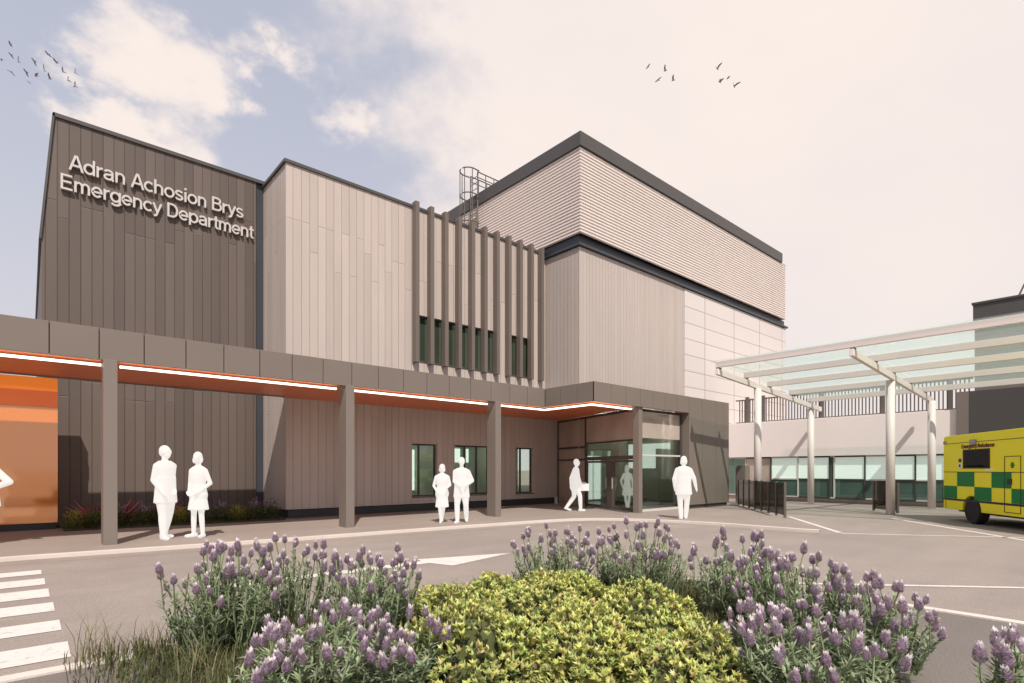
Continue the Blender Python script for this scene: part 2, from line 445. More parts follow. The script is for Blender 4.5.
def flat(name, poly, z=ZR + .005, m='paint', lab=None):
    b = MB(); b.face([(p[0], p[1], z) for p in poly]); o = b.build(name, M[m], road)
    if lab: o['label'] = lab
    return o
for y0, y1 in ((10.27,10.7),(9.31,9.85),(8.38,8.96),(7.5,8.0),(6.56,7.02),(5.57,6.09)):
    xe = .14 + (10.3 - y0) * .024
    flat('zebra_stripe', [(-3.4,y0),(xe,y0),(xe,y1),(-3.4,y1)])
flat('direction_arrow', [(2.2,7.50),(4.78,7.42),(4.92,6.98),(6.45,7.36),(4.82,7.86),(4.78,7.66),(2.2,7.74)])
flat('direction_arrow', [(1.7,7.3),(2.9,7.42),(2.9,7.47),(2.15,7.45),(2.4,7.95),(2.2,7.95),(1.75,7.5)], z=ZR+.009)
def line(a, b, wd, z=ZR + .005):
    a = Vector(a); b = Vector(b); d = (b-a).normalized(); n = Vector((-d.y, d.x)) * wd / 2
    flat('lane_line', [a+n, b+n, b-n, a-n], z)
line((18.1,7.30),(14.35,4.62),.13); line((14.2,4.55),(16.4,1.55),.10); line((19.8,4.95),(15.5,1.4),.13)
line((16.4,1.5),(17.8,-1.0),.1)
line((6.9,3.6),(9.6,.7),.09); line((9.6,.7),(12,-2.2),.09)

# the planted island in front of the viewpoint
isl = [(-9,5.03),(.3,5.06),(1.2,5.16),(2.6,5.3),(4.0,5.25),(5.2,4.9),(6.05,4.3),(6.6,3.4),(6.82,2.3),(6.88,1.2),(6.85,0.),(6.8,-3)]
isl_r = refine(isl, 5)
g = MB(); strip(g, isl_r, -.002, .12, -.07, .03); structure('island_kerb', g, M['kerb'])
g = MB(); g.prism(isl_r + [(-9,-3)], 'z', -.07, .015); structure('island_paving', g, M['isle'])
g = MB()
bedp = refine([(.5,1.5),(.62,2.9),(.50,4.1),(.72,4.75),(1.3,4.98),(2.6,5.12),(4.0,5.07),(5.0,4.72),(5.75,4.2),(6.0,3.4),(5.5,2.4),(4.55,1.2),(3.4,.1)], 3)
cx, cy = 3., 2.6
for i in range(len(bedp)):
    a, b = bedp[i], bedp[(i+1) % len(bedp)]
    m1 = (cx+(a[0]-cx)*.6, cy+(a[1]-cy)*.6); m2 = (cx+(b[0]-cx)*.6, cy+(b[1]-cy)*.6)
    g.face([(a[0],a[1],.02),(b[0],b[1],.02),(m2[0],m2[1],.10),(m1[0],m1[1],.10)])
    g.face([(m1[0],m1[1],.10),(m2[0],m2[1],.10),(cx,cy,.13)])
structure('planting_soil', g, M['soil'])
g = MB(); g.prism([(.62,16.37),(5.5,16.02),(5.62,16.4),(5.62,18.38),(.62,18.38)], 'z', -.07, .03)
structure('wall_bed_soil', g, M['soil'])

# ------------------------------------------------------------------ hospital building
def wall_y(mb, Y, x0, x1, z0, z1, holes=(), depth=.22):
    """wall face on the plane y=Y with rectangular openings (x0,x1,z0,z1) and reveals going back by depth"""
    xs = sorted({x0, x1} | {h[0] for h in holes} | {h[1] for h in holes}); zs = sorted({z0, z1} | {h[2] for h in holes} | {h[3] for h in holes})
    for i in range(len(xs)-1):
        for j in range(len(zs)-1):
            xm, zm = (xs[i]+xs[i+1])/2, (zs[j]+zs[j+1])/2
            if any(h[0] < xm < h[1] and h[2] < zm < h[3] for h in holes): continue
            mb.face([(xs[i],Y,zs[j]),(xs[i+1],Y,zs[j]),(xs[i+1],Y,zs[j+1]),(xs[i],Y,zs[j+1])])
    for a, b, c, d in holes:
        y2 = Y + depth
        mb.face([(a,Y,c),(a,y2,c),(a,y2,d),(a,Y,d)]); mb.face([(b,Y,c),(b,y2,c),(b,y2,d),(b,Y,d)])
        mb.face([(a,Y,c),(b,Y,c),(b,y2,c),(a,y2,c)]); mb.face([(a,Y,d),(b,Y,d),(b,y2,d),(a,y2,d)])

YS, YL, YB = 18.39, 16.4, 14.5
hb = thing('hospital_building', 'large hospital block clad in dark and pale vertical boards with ribbed rooftop plant room', 'building', (10, 18, 0))
# dark sign wing with its slanting left end
b = MB(); b.prism([(.25,0),(5.40,0),(5.40,10.5),(.51,10.5),(.25,7.3)], 'y', YS, 30)
b.build('dark_wing_wall', M['dark_clad'], hb, label='dark brown boarded wing carrying the raised lettering')
b = MB(); b.box(5.40,5.66,YS+.06,30,0,10.49); b.build('recess_strip', M['dark_band'], hb)
b = MB(); b.box(.47,5.66,YS-.05,30.05,10.5,10.6); b.bar((.485,YS+6,10.58),(.22,YS+6,7.3),12.1,.05,(1,0,0)); b.build('coping', M['coping'], hb)
# pale main wing
w_holes = [(9.86,10.9,.5,2.33),(11.64,13.32,.5,2.33),(14.62,15.6,.48,2.32)]
u_holes = [(10.13,13.75,5.2,6.78),(14.3,15.45,5.2,6.78)]
b = MB(); wall_y(b, YL, 5.64, 17.4, .26, 10.4, w_holes + u_holes)
b.face([(5.64,YL,.26),(5.64,YS+.2,.26),(5.64,YS+.2,10.4),(5.64,YL,10.4)])
b.face([(5.64,YL,10.3),(16.9,YL,10.3),(16.9,30,10.3),(5.64,30,10.3)])
b.face([(5.64,YS+.2,10.3),(5.64,30,10.3),(5.64,30,10.4),(5.64,YS+.2,10.4)])
b.build('pale_wing_wall', M['light_clad'], hb, label='pale beige boarded wing with window strip behind fins')
b = MB(); b.box(5.72,16.9,YL+.07,YL+.3,-.02,.26); b.box(5.72,5.95,YL+.3,YS,-.02,.26); b.build('plinth', M['plinth'], hb)
b = MB(); b.box(5.58,16.26,YL-.05,YL+.3,10.4,10.49); b.box(5.58,5.9,YL+.3,30,10.4,10.49); b.build('coping', M['coping'], hb)
# ground floor and upper windows
def window(x0, x1, z0, z1, Y, mull, panes, fr=M['frame'], t=.05):
    f = MB(); f.box(x0,x0+t,Y,Y+.07,z0,z1); f.box(x1-t,x1,Y,Y+.07,z0,z1); f.box(x0+t,x1-t,Y,Y+.07,z0,z0+t); f.box(x0+t,x1-t,Y,Y+.07,z1-t,z1)
    for m_ in mull: f.box(m_-t/2,m_+t/2,Y,Y+.07,z0+t,z1-t)
    fo = f.build('window', fr, hb)
    e = [x0+t] + list(mull) + [x1-t]
    for i in range(len(e)-1):
        p = MB(); p.box(e[i]+.026 if i else e[i], e[i+1]-(.026 if i < len(e)-2 else 0), Y+.03, Y+.045, z0+t, z1-t); p.build('pane', M[panes[i]], fo)
    s = MB(); s.box(x0, x1, YL-.03, YL+.2, z0-.035, z0-.004); s.build('sill', M['coping'], fo)
    return fo
window(9.86,10.9,.5,2.33,YL+.14,[10.22],['lobby_glass','lobby_glass'])
window(11.64,13.32,.5,2.33,YL+.14,[12.2,12.75],['lobby_glass'] * 3)
window(14.62,15.6,.48,2.32,YL+.14,[15.0],['lobby_glass'] * 2)
window(10.13,13.75,5.2,6.78,YL+.14,[10.73,11.33,11.93,12.53,13.13],['green_glass']*6)
window(14.3,15.45,5.2,6.78,YL+.14,[14.88],['green_glass']*2)
# rooms behind the ground-floor windows: lit wall, glowing panels added in place of daylight from the far side
b = MB()
b.face([(9.4,YL+3.2,.02),(17.6,YL+3.2,.02),(17.6,YL+3.2,2.9),(9.4,YL+3.2,2.9)])
for x in (11.9,14.6): b.box(x,x+.1,YL+.9,YL+3.19,.021,2.83)
b.face([(9.4,YL+.3,.02),(17.6,YL+.3,.02),(17.6,YL+3.2,.02),(9.4,YL+3.2,.02)]); b.face([(9.4,YL+.3,2.9),(17.6,YL+.3,2.9),(17.6,YL+3.2,2.9),(9.4,YL+3.2,2.9)])
b.face([(9.4,YL+.3,.02),(9.4,YL+3.2,.02),(9.4,YL+3.2,2.9),(9.4,YL+.3,2.9)])
b.build('room_interior', M['interior'], hb)
b = MB()
for x0, x1, z0, z1 in ((11.35,11.85,.6,2.25),(13.6,14.15,1.75,2.35),(14.5,15.1,1.75,2.35),(16.85,17.3,.6,2.3)): b.box(x0,x1,YL+3.12,YL+3.17,z0,z1)
b.build('glowing_far_window', M['backlight'], hb)
b = MB()
for x in (10.6,13.2,15.9): b.box(x-.7,x+.7,YL+1.3,YL+1.8,2.84,2.88)
b.build('ceiling_lamp', M['ceiling_lamp'], hb)  # unseen lamps added to brighten the rooms
# vertical fins
for x in (9.93,10.53,11.13,11.72,12.31,12.91,13.51,14.11,14.71,15.31,15.9):
    b = MB(); b.box(x-.075,x+.075,YL-.25,YL-.02,5.1,10.56); b.box(x-.02,x+.02,YL-.02,YL-.001,5.2,10.4)
    b.build('fin', M['fin'], hb)
# tall block with the white wall and the ribbed plant room on top
b = MB(); wall_y(b, YB, 16.26, 23.84, 0, 10.22, [(16.27, 20.98, 0, 3.88)], .04); b.face([(16.26,YB,3.9),(16.26,YL+.1,3.9),(16.26,YL+.1,10.22),(16.26,YB,10.22)])
b.build('pale_tower_wall', M['pale_clad'], hb)
b = MB(); wall_y(b, YB-.03, 23.845, 35.4, -.05, 10.2); b.face([(35.4,YB-.03,-.05),(35.4,30,-.05),(35.4,30,10.2),(35.4,YB-.03,10.2)])
b.face([(23.845,YB-.03,0),(23.845,YB,0),(23.845,YB,10.2),(23.845,YB-.03,10.2)])
b.build('white_panel_wall', M['white_wall'], hb, label='smooth white panelled wall at the right end of the block')
b = MB(); b.box(16.22,35.3,YB+.02,30,10.205,10.66); b.box(16.16,35.55,YB-.12,YB+.02,10.24,10.34); b.box(16.16,16.22,YB+.02,30,10.24,10.34)
b.build('dark_band', M['dark_band'], hb)
b = MB()
X0, X1, Y0, Y1 = 16.08, 34.95, 14.28, 30.
n = 26; z0 = 10.66; pt = (14.0 - z0) / n
for i in range(n):     # folded profile: sloping blade, short return underneath
    za, zb = z0 + i * pt, z0 + (i + 1) * pt
    o1, o2 = 0., .055
    zm = za + pt * .30
    # outer ring (proud) between zm..zb slopes in; recess between za..zm
    def ring(o, z): return [(X0+o, 30, z), (X0+o, Y0+o, z), (X1-o, Y0+o, z), (X1-o, 30, z)]
    r0, r1, r2 = ring(o2, za), ring(o1, zm), ring(o1 + .012, zb - pt * .12)
    r3 = ring(o2, zb)
    for ra, rb in ((r0, r1), (r1, r2), (r2, r3)):
        for j in range(3): b.face([ra[j], ra[j+1], rb[j+1], rb[j]])
b.build('plant_room_louvre', M['louvre'], hb, label='ribbed pale metal screen around the rooftop plant room')
b = MB(); b.box(16.02,34.35,14.22,14.5,14.01,14.55); b.box(16.02,16.3,14.5,30,14.01,14.55); b.box(34.1,34.35,14.5,30,14.01,14.55); b.box(16.1,34.97,14.29,30,13.96,14.008)
b.build('coping', M['coping'], hb)

# roof ladder with safety cage, on the left face of the plant room
ld = thing('roof_ladder', 'grey steel access ladder with hooped safety cage rising above the rooftop parapet', 'ladder', (15.85, 20.3, 10.3))
b = MB()
for y in (20.05,20.6): b.tube([(15.82,y,10.3),(15.82,y,15.45)], .035, 6); b.tube([(15.82,y,15.45),(17.2,y,15.45),(17.2,y,14.57)], .03, 6)
b.build('side_rail', M['galv'], ld)
b = MB()
for i in range(18): b.tube([(15.82,20.05,10.5+i*.28),(15.82,20.6,10.5+i*.28)], .018, 5)
b.build('rungs', M['galv'], ld)
for z in (13.0,14.3,15.45):
    b = MB(); pts = [(15.82,19.95,z)] + [(15.5-.42*math.sin(t),20.325-.40*math.cos(t),z) for t in [math.pi*i/10 for i in range(11)]] + [(15.82,20.7,z)]
    b.tube(pts, .032, 6); b.build('hoop', M['galv'], ld)
for t in (.2,1.1,2.0,2.9):
    b = MB(); x, y = 15.5-.42*math.sin(t), 20.325-.40*math.cos(t); b.tube([(x,y,12.0),(x,y,15.45)], .022, 5); b.build('cage_bar', M['galv'], ld)
b = MB()
for y in (20.05,20.6):
    for x in (16.3,16.8): b.tube([(x,y,14.7),(x,y,15.45)], .022, 5)
    b.tube([(15.82,y,15.2),(17.2,y,15.2)], .022, 5)
b.build('guard_rail', M['galv'], ld)

ld.location.y += .38; ld.location.z -= .05
# raised lettering
sg = thing('wall_sign', 'raised white bilingual lettering near the top of the dark boarded wall', 'sign', (.5, YS, 8.6))
def arc(cx, cy, rx, ry, a0, a1, n=14):
    return [(cx + rx*math.cos(R(a0+(a1-a0)*i/n)), cy + ry*math.sin(R(a0+(a1-a0)*i/n))) for i in range(n+1)]
def glyphs():
    G = {' ': (.28, []), 'A': (.70, [[(.035,0),(.31,.95),(.39,.95),(.665,0)], [(.15,.33),(.55,.33)]]),
     'd': (.62, [arc(.295,.36,.235,.30,0,360,22), [(.53,0),(.53,1)]]),
     'r': (.38, [[(.10,0),(.10,.72)], arc(.335,.41,.235,.24,180,82,8)]),
     'a': (.60, [arc(.28,.50,.20,.155,165,0,10) + [(.48,.18),(.49,.08),(.53,0)], [(.48,.42)] + arc(.25,.22,.175,.155,85,275,10) + arc(.30,.25,.18,.185,-85,0,6)]),
     'n': (.60, [[(.10,0),(.10,.72)], arc(.295,.43,.195,.225,180,0,12) + [(.49,0)]]),
     'h': (.60, [[(.10,0),(.10,1)], arc(.295,.43,.195,.225,180,0,12) + [(.49,0)]]),
     'c': (.55, [arc(.30,.36,.24,.30,42,318,18)]), 'o': (.62, [arc(.31,.36,.245,.30,0,360,22)]),
     's': (.54, [arc(.27,.515,.185,.145,20,255,12) + arc(.27,.20,.195,.145,78,-165,12)]),
     'i': (.23, [[(.115,0),(.115,.72)], [(.115,.86),(.115,1)]]),
     'B': (.69, [[(.11,0),(.11,1)], [(.11,.935),(.38,.935)] + arc(.38,.74,.19,.195,80,-80,8) + [(.11,.545)], [(.40,.545)] + arc(.41,.305,.215,.24,80,-80,10) + [(.11,.065)]]),
     'y': (.54, [[(.05,.72),(.275,.06)], [(.50,.72),(.28,.06),(.23,-.09),(.18,-.16),(.07,-.165)]]),
     'E': (.68, [[(.11,0),(.11,1)], [(.11,.935),(.62,.935)], [(.11,.525),(.585,.525)], [(.11,.065),(.64,.065)]]),
     'm': (.90, [[(.10,0),(.10,.72)], arc(.27,.44,.17,.215,180,0,10) + [(.44,0)], arc(.61,.44,.17,.215,180,0,10) + [(.78,0)]]),
     'e': (.60, [[(.06,.355),(.53,.355)] + arc(.295,.36,.235,.30,8,322,20)]),
     'g': (.62, [arc(.295,.36,.235,.30,0,360,22), [(.53,.72),(.53,-.02)] + arc(.305,-.02,.225,.165,0,-160,9)]),
     'D': (.74, [[(.11,0),(.11,1)], [(.11,.935),(.34,.935)] + arc(.34,.5,.30,.435,85,-85,14) + [(.11,.065)]]),
     'p': (.62, [arc(.325,.36,.235,.30,0,360,22), [(.09,-.2),(.09,.72)]]),
     't': (.33, [[(.16,.92),(.16,.16),(.19,.09),(.25,.06),(.32,.062)], [(.02,.66),(.32,.66)]]),
     'b': (.62, [arc(.325,.36,.235,.30,0,360,22), [(.09,0),(.09,1)]]), 'u': (.60, [[(.49,.72),(.49,0)], [(.10,.72)] + arc(.295,.29,.195,.225,180,360,12)]),
     'l': (.23, [[(.115,0),(.115,1)]])}
    return G
GLYPH = glyphs()
def text_mesh(name, body, width, height, depth, wt):
    """sans-serif letters drawn as strokes of even weight, extruded; stands in the x-z plane and faces -y"""
    b = MB(); total = sum(GLYPH[c][0] for c in body); kx = width / total; kz = height; pen = 0.
    q = 0
    for ch in body:
        adv, strokes = GLYPH[ch]
        for st in strokes:
            q += 1; P = [Vector(((pen + x) * kx, z * kz)) for x, z in st]; closed = (P[0]-P[-1]).length < 1e-4
            L_, R_ = [], []
            h = wt * height / 2
            for i, p_ in enumerate(P):
                a = P[i-1] if i else (P[-2] if closed else None); c = P[i+1] if i < len(P)-1 else (P[1] if closed else None)
                d1 = (p_-a).normalized() if a is not None else (c-p_).normalized(); d2 = (c-p_).normalized() if c is not None else d1
                n1 = Vector((-d1.y, d1.x)); n2 = Vector((-d2.y, d2.x)); n = (n1+n2).normalized(); m = h / max(.45, n.dot(n1))
                L_.append(p_ + n*m); R_.append(p_ - n*m)
            y0 = -depth - (q % 5) * .0012; y1 = 0.
            F3 = lambda v, y: (v.x, y, v.y)
            for i in range(len(P)-1):
                b.face([F3(R_[i],y0), F3(R_[i+1],y0), F3(L_[i+1],y0), F3(L_[i],y0)])
                b.face([F3(L_[i],y0), F3(L_[i+1],y0), F3(L_[i+1],y1), F3(L_[i],y1)]); b.face([F3(R_[i],y0), F3(R_[i],y1), F3(R_[i+1],y1), F3(R_[i+1],y0)])
            if not closed:
                for i in (0, -1): b.face([F3(L_[i],y0), F3(L_[i],y1), F3(R_[i],y1), F3(R_[i],y0)])
        pen += adv
    return b.mesh(name)
def text_obj(name, body, loc, width, height, depth, material, parent, wt=.122):
    o = bpy.data.objects.new(name, text_mesh(name, body, width, height, depth, wt)); o.data.materials.append(material)
    col.objects.link(o); o.parent = parent; o.location = loc
    return o
text_obj('text_line', 'Adran Achosion Brys', (.79-.5, -.03, 9.22-8.6), 4.22, .40, .07, M['white_letter'], sg)
text_obj('text_line', 'Emergency Department', (.60-.5, -.03, 8.67-8.6), 4.70, .40, .07, M['white_letter'], sg)

# ------------------------------------------------------------------ orange glazed wall at far left
og = thing('orange_wall', 'glossy orange glass wall with dark base at the left end under the canopy', 'wall', (-6, 17.2, 0))
b = MB(); b.box(-14,.53,17.2,17.5,.16,3.62); b.build('glass_panel', M['orange_glass'], og)
b = MB(); b.box(-14,.50,17.23,17.5,-.02,.16); b.build('plinth', M['plinth'], og)
b = MB(); b.box(-14,.53,17.16,17.5,2.92,3.3); b.build('header_band', pbr('orange_header', (.40, .085, .022), .35, .1, .6), og)

# ------------------------------------------------------------------ entrance canopy
YF, YP = 12.9, 10.8
XC = 12.79
cp = thing('entrance_canopy', 'long taupe walkway canopy with orange soffit stepping forward over the glazed entrance', 'canopy', (6, 13.5, 0))
def seams(xs, x0, x1): return [x0] + [x for x in xs if x0 < x < x1] + [x1]
fx = seams([.28-.73*i for i in range(1, 22)][::-1] + [.28,1.0,1.71,2.43,3.14,3.87,4.58,5.31,6.04,6.77,7.5,8.23,8.97,9.73,10.5,11.25,12.0], -15, XC)
b = MB()
for i in range(len(fx)-1): b.box(fx[i]+.008,fx[i+1]-.008,YF,YF+.05,3.5,4.1)
ys = [YF-.005, 12.2, 11.5, YP]
for i in range(3): b.box(XC,XC+.05,ys[i+1]+.008,ys[i]-.008,3.5,4.1)
px_ = [XC,13.6,14.35,15.12,15.84,16.56,17.3,18.1]
for i in range(7): b.box(px_[i]+(.008 if i else 0),px_[i+1]-.008,YP,YP+.05,3.5,4.1)
b.build('fascia', M['fascia'], cp, bevel=.004)
b = MB(); b.box(-15,XC+.06,YF+.052,YF+.2,3.52,4.08); b.box(XC+.052,XC+.2,YP+.2,YF+.19,3.52,4.08); b.box(XC+.052,18.1,YP+.052,YP+.2,3.52,4.08)
b.build('fascia_backing', M['frame'], cp)
b = MB(); b.box(-15,5.5,YF+.2,16.1,3.9,4.06); b.box(5.5,XC+.2,YF+.2,YL-.01,3.9,4.06); b.box(XC+.2,21.0,YP+.2,YB-.01,3.9,4.06); b.box(XC+.2,16.2,YB-.01,YL-.01,3.9,4.06)
b.build('roof_deck', M['coping'], cp)
b = MB(); b.box(-15,5.5,YF+.2,16.1,3.53,3.6); b.box(5.5,XC+.2,YF+.2,YL-.01,3.53,3.6); b.box(XC+.2,18.1,YP+.2,YL-.01,3.53,3.6)
b.build('soffit', M['orange_soffit'], cp)
b = MB(); b.box(-15,5.5,16.1,16.16,3.5,4.08); b.build('rear_fascia', M['fascia'], cp)
for a_, b_ in ((-8.2,-3.6),(-3.3,1.05),(1.35,5.78),(6.2,10.6),(10.95,XC+.36)):
    s = MB(); s.box(a_,b_,YF+.3,YF+.37,3.43,3.47); s.build('light_strip', M['strip'], cp)
s = MB(); s.box(XC+.27,XC+.36,YP+.42,YF+.3,3.43,3.47); s.build('light_strip', M['strip'], cp)
s = MB(); s.box(XC+.27,15.1,YP+.32,YP+.41,3.43,3.47); s.build('light_strip', M['strip'], cp)
for x in (-3.5,1.06,5.88,10.66):
    b = MB(); b.box(x,x+.22,YF-.02,YF+.40,0,3.52); b.build('column', M['column'], cp, bevel=.006)
b = MB(); b.box(15.12,15.32,YP+.06,YP+.30,0,3.52); b.build('column', M['column'], cp, bevel=.006)
# solid right leg of the portal
b = MB(); lx = [18.1,19.02,20.03,20.6,21.06]
for i in range(4): b.box(lx[i]+.008,lx[i+1]-.008,YP,YP+.05,.14,4.1)
b.box(21.0,21.05,YP+.055,YB-.02,.14,4.1); b.box(18.1,18.15,YP+.055,YP+.6,.14,3.52)
b.build('portal_leg', M['fascia'], cp, bevel=.004)
b = MB(); b.box(18.16,20.99,YP+.055,YP+.3,.0,4.05); b.box(18.14,20.95,YP+.06,YB-.05,-.02,.14); b.build('leg_core', M['frame'], cp)

# ------------------------------------------------------------------ glazed lobby
lb = thing('glazed_lobby', 'glazed entrance lobby with double doors under the forward part of the canopy', 'entrance', (16.5, 12, 0))
A = Vector((17.02, 16.36, 0)); B = Vector((15.36, 11.12, 0)); U = (B - A); LN = U.length; U.normalize(); NRM = Vector((-U.y, U.x, 0))
def gp(t, z, o=0.): p = A + U * t - NRM * o; return (p.x, p.y, z)
def gbar(mb, t0, t1, z0, z1, th=.08, o=0.):
    i = len(mb.v)
    for z in (z0, z1):
        for t, oo in ((t0,o-th/2),(t1,o-th/2),(t1,o+th/2),(t0,o+th/2)): mb.v.append(gp(t, z, oo))
    for q in ((0,3,2,1),(4,5,6,7),(0,1,5,4),(1,2,6,5),(2,3,7,6),(3,0,4,7)): mb.f.append(tuple(i+a for a in q)); mb.c.append(None)
tm = LN * .41      # mullion that divides the opaque bay from the doors
td = tm + (LN - tm) * .52
f = MB()
for t0, t1 in ((0,.06),(tm-.04,tm+.04),(LN-.07,LN)): gbar(f, t0, t1, 0, 3.5)
gbar(f, .06, tm-.04, 3.42, 3.5); gbar(f, tm+.04, LN-.07, 3.42, 3.5)
gbar(f, .06, tm-.04, 2.28, 2.36); gbar(f, .06, tm-.04, 1.80, 1.86); gbar(f, tm+.04, LN-.07, 2.42, 2.47)
f.box(15.42,18.08,YP+.30,YP+.36,3.42,3.5); f.box(17.98,18.08,YP+.29,YP+.37,0,3.42)
frm = f.build('screen_frame', M['frame'], lb)
f = MB(); gbar(f, tm+.04, LN-.07, 1.78, 1.92, .1); f.build('door_header', M['door_frame'], lb)
f = MB(); f.box(15.42,17.98,YP+.29,YP+.37,1.90,1.96); f.box(15.42,17.98,YP+.29,YP+.37,0,.08); f.build('transom', M['alu'], lb)
p = MB(); gbar(p, .06, tm-.04, 2.36, 3.42, .02); gbar(p, .06, tm-.04, 1.86, 2.28, .02); gbar(p, .06, tm-.04, .02, 1.80, .02)
gbar(p, tm+.04, LN-.07, 2.47, 3.42, .02); p.box(15.42,17.98,YP+.32,YP+.34,2.52,3.42)
p.build('upper_panel', M['beige_glass'], lb)
p = MB(); gbar(p, tm+.04, LN-.07, 1.92, 2.42, .02); p.box(15.42,17.98,YP+.32,YP+.34,1.96,2.52); p.box(15.42,17.98,YP+.32,YP+.34,.08,1.90)
p.build('clear_pane', M['lobby_glass'], lb)
for t0, t1 in ((tm+.05, td-.16), (td+.16, LN-.08)):
    d_ = MB(); gbar(d_, t0, t0+.07, .02, 1.77, .06); gbar(d_, t1-.07, t1, .02, 1.77, .06); gbar(d_, t0+.07, t1-.07, 1.69, 1.77, .06); gbar(d_, t0+.07, t1-.07, .02, .12, .06)
    do = d_.build('door', M['door_frame'], lb)
    q = MB(); gbar(q, t0+.07, t1-.07, .12, 1.69, .02); q.build('door_pane', M['lobby_glass'], do)
    h = MB(); tt = t1-.035 if t0 < td-.2 else t0+.035
    h.tube([gp(tt, .75, .06), gp(tt, 1.15, .06)], .015, 6); h.build('handle', M['alu'], do)
f = MB(); gbar(f, td-.16, td+.16, .02, 1.77, .1); f.build('door_post', M['door_frame'], lb)
b = MB(); b.face([(14.9,YP+.4,.012),(20.9,YP+.4,.012),(20.9,16.3,.012),(17.1,16.3,.012)]); b.build('lobby_floor', M['interior_floor'], lb)
b = MB(); b.face([(17.1,16.3,0),(20.95,16.3,0),(20.95,16.3,3.5),(17.1,16.3,3.5)]); b.face([(20.95,16.3,0),(20.95,YP+.4,0),(20.95,YP+.4,3.5),(20.95,16.3,3.5)])
b.face([(18.2,YP+.42,0),(20.95,YP+.42,0),(20.95,YP+.42,3.5),(18.2,YP+.42,3.5)])
b.build('lobby_wall', M['interior'], lb)
b = MB(); b.box(18.4,18.9,14.2,14.7,0,3.4); b.box(19.4,20.9,13.0,13.1,0,2.3); b.build('lobby_pillar', M['interior'], lb)
b = MB(); b.box(18.62,19.1,16.22,16.27,.1,2.05); b.box(19.22,19.65,16.22,16.27,.1,2.05); b.box(17.3,18.4,16.22,16.27,2.1,2.6); b.box(20.9,20.93,13.4,15.6,1.5,2.6); b.box(20.9,20.93,11.9,12.5,.4,1.6); b.build('glowing_far_window', M['backlight'], lb)
b = MB(); b.box(16.9,20.6,13.9,14.15,3.3,3.34); b.box(16.6,20.6,12.2,12.4,3.3,3.34); b.build('ceiling_lamp', M['ceiling_lamp'], lb)

# ------------------------------------------------------------------ low white building, roof railing, dark block
XW = 27.
lw = thing('low_building', 'low white rendered building with a band of pale green glazing behind the glass canopy', 'building', (XW, 9, 0))
b = MB(); b.box(XW,XW+9,3.0,14.42,2.06,3.76); b.box(XW+.25,XW+9,3.0,14.42,3.76,3.8); b.build('wall', M['white_render'], lw)
b = MB(); b.box(XW+.14,XW+.5,3.,14.42,-.06,.14); b.build('plinth', M['taupe'], lw)
ym = [14.4,13.0,11.75,10.5,9.15,8.95,7.75,6.9,5.95,5.45,4.95,4.0]
kinds = ['dark','dark2','gap','mint','post','mint','mint','mint','mint','mint','mint']
for i in range(len(ym)-1):
    y1, y0 = ym[i], ym[i+1]; kd = kinds[i]
    f = MB(); f.box(XW+.12,XW+.22,y0,y0+.06,.14,2.05); f.box(XW+.12,XW+.22,y0+.06,y1,1.99,2.05)
    f.box(XW+.12,XW+.22,y0+.06,y1,.14,.2)
    if kd in ('mint','gap'): f.box(XW+.12,XW+.22,y0+.06,y1,.97,1.03)
    fo = f.build('window', M['frame'] if i % 2 else M['alu'], lw)
    if kd in ('mint','gap'):
        p = MB(); p.box(XW+.16,XW+.18,y0+.06,y1,1.03,1.99); p.build('pane', M['pane_glow'], fo, label='faintly glowing mint upper pane')
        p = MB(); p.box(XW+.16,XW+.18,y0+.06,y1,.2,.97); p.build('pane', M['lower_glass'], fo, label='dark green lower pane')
    else:
        p = MB(); p.box(XW+.16,XW+.18,y0+.06,y1,.2,1.99); p.build('pane', M['beige_glass' if kd == 'dark2' else 'lower_glass'], fo)
b = MB(); b.box(XW+.24,XW+.3,3,14.42,.14,2.06); b.build('back_panel', M['interior_floor'], lw)

rl = thing('roof_railing', 'grey vertical bar railing along the flat roof of the low white building', 'railing', (XW+.4, 9, 3.8))
b = MB(); y = 4.3
while y < 13.6: b.box(XW+.44,XW+.47,y,y+.045,3.86,4.95); y += .135
b.build('bars', M['galv'], rl)
b = MB(); b.box(XW+.42,XW+.49,4.2,13.7,4.95,5.01); b.box(XW+.42,XW+.49,4.2,13.7,3.81,3.86); b.build('rails', M['galv'], rl)
for y in (4.9,7.2,9.6,12.3,13.1):
    b = MB(); b.box(XW+.38,XW+.53,y-.07,y+.07,3.8,5.12); b.build('post', M['galv'], rl)

db = thing('dark_block', 'dark charcoal stepped block at the right edge beyond the glass canopy', 'building', (30, 1, 0))
b = MB(); b.box(XW-.1,XW+9,-9,4.25,-.06,4.42); b.build('lower_wall', M['charcoal'], db)
b = MB(); b.box(XW-.12,XW+.1,4.25,4.62,-.06,4.42); b.build('corner_pier', M['brown_render'], db)
b = MB(); b.box(XW+.2,XW+9,-9,4.12,4.42,7.7); b.build('upper_wall', M['brown_render'], db)
b = MB(); b.box(XW+.15,XW+9,-9.05,4.16,7.05,7.74); b.box(XW+.1,XW+9,-9.05,4.2,7.74,7.81); b.build('parapet', M['charcoal'], db)
rg = thing('roof_guard', 'thin pale tubular guard rail on the roof of the dark block', 'railing', (XW+1.2, 2.5, 7.81))
b = MB()
for y in (3.0,1.6,.2,-1.2): b.tube([(XW+.9,y,7.81),(XW+.9,y-.35,8.7)], .03, 6); b.tube([(XW+.9,y-.35,8.7),(XW+.9,y-.8,7.81)], .03, 6)
b.tube([(XW+.9,2.65,8.7),(XW+.9,-3,8.7)], .03, 6); b.build('rail', M['galv'], rg)

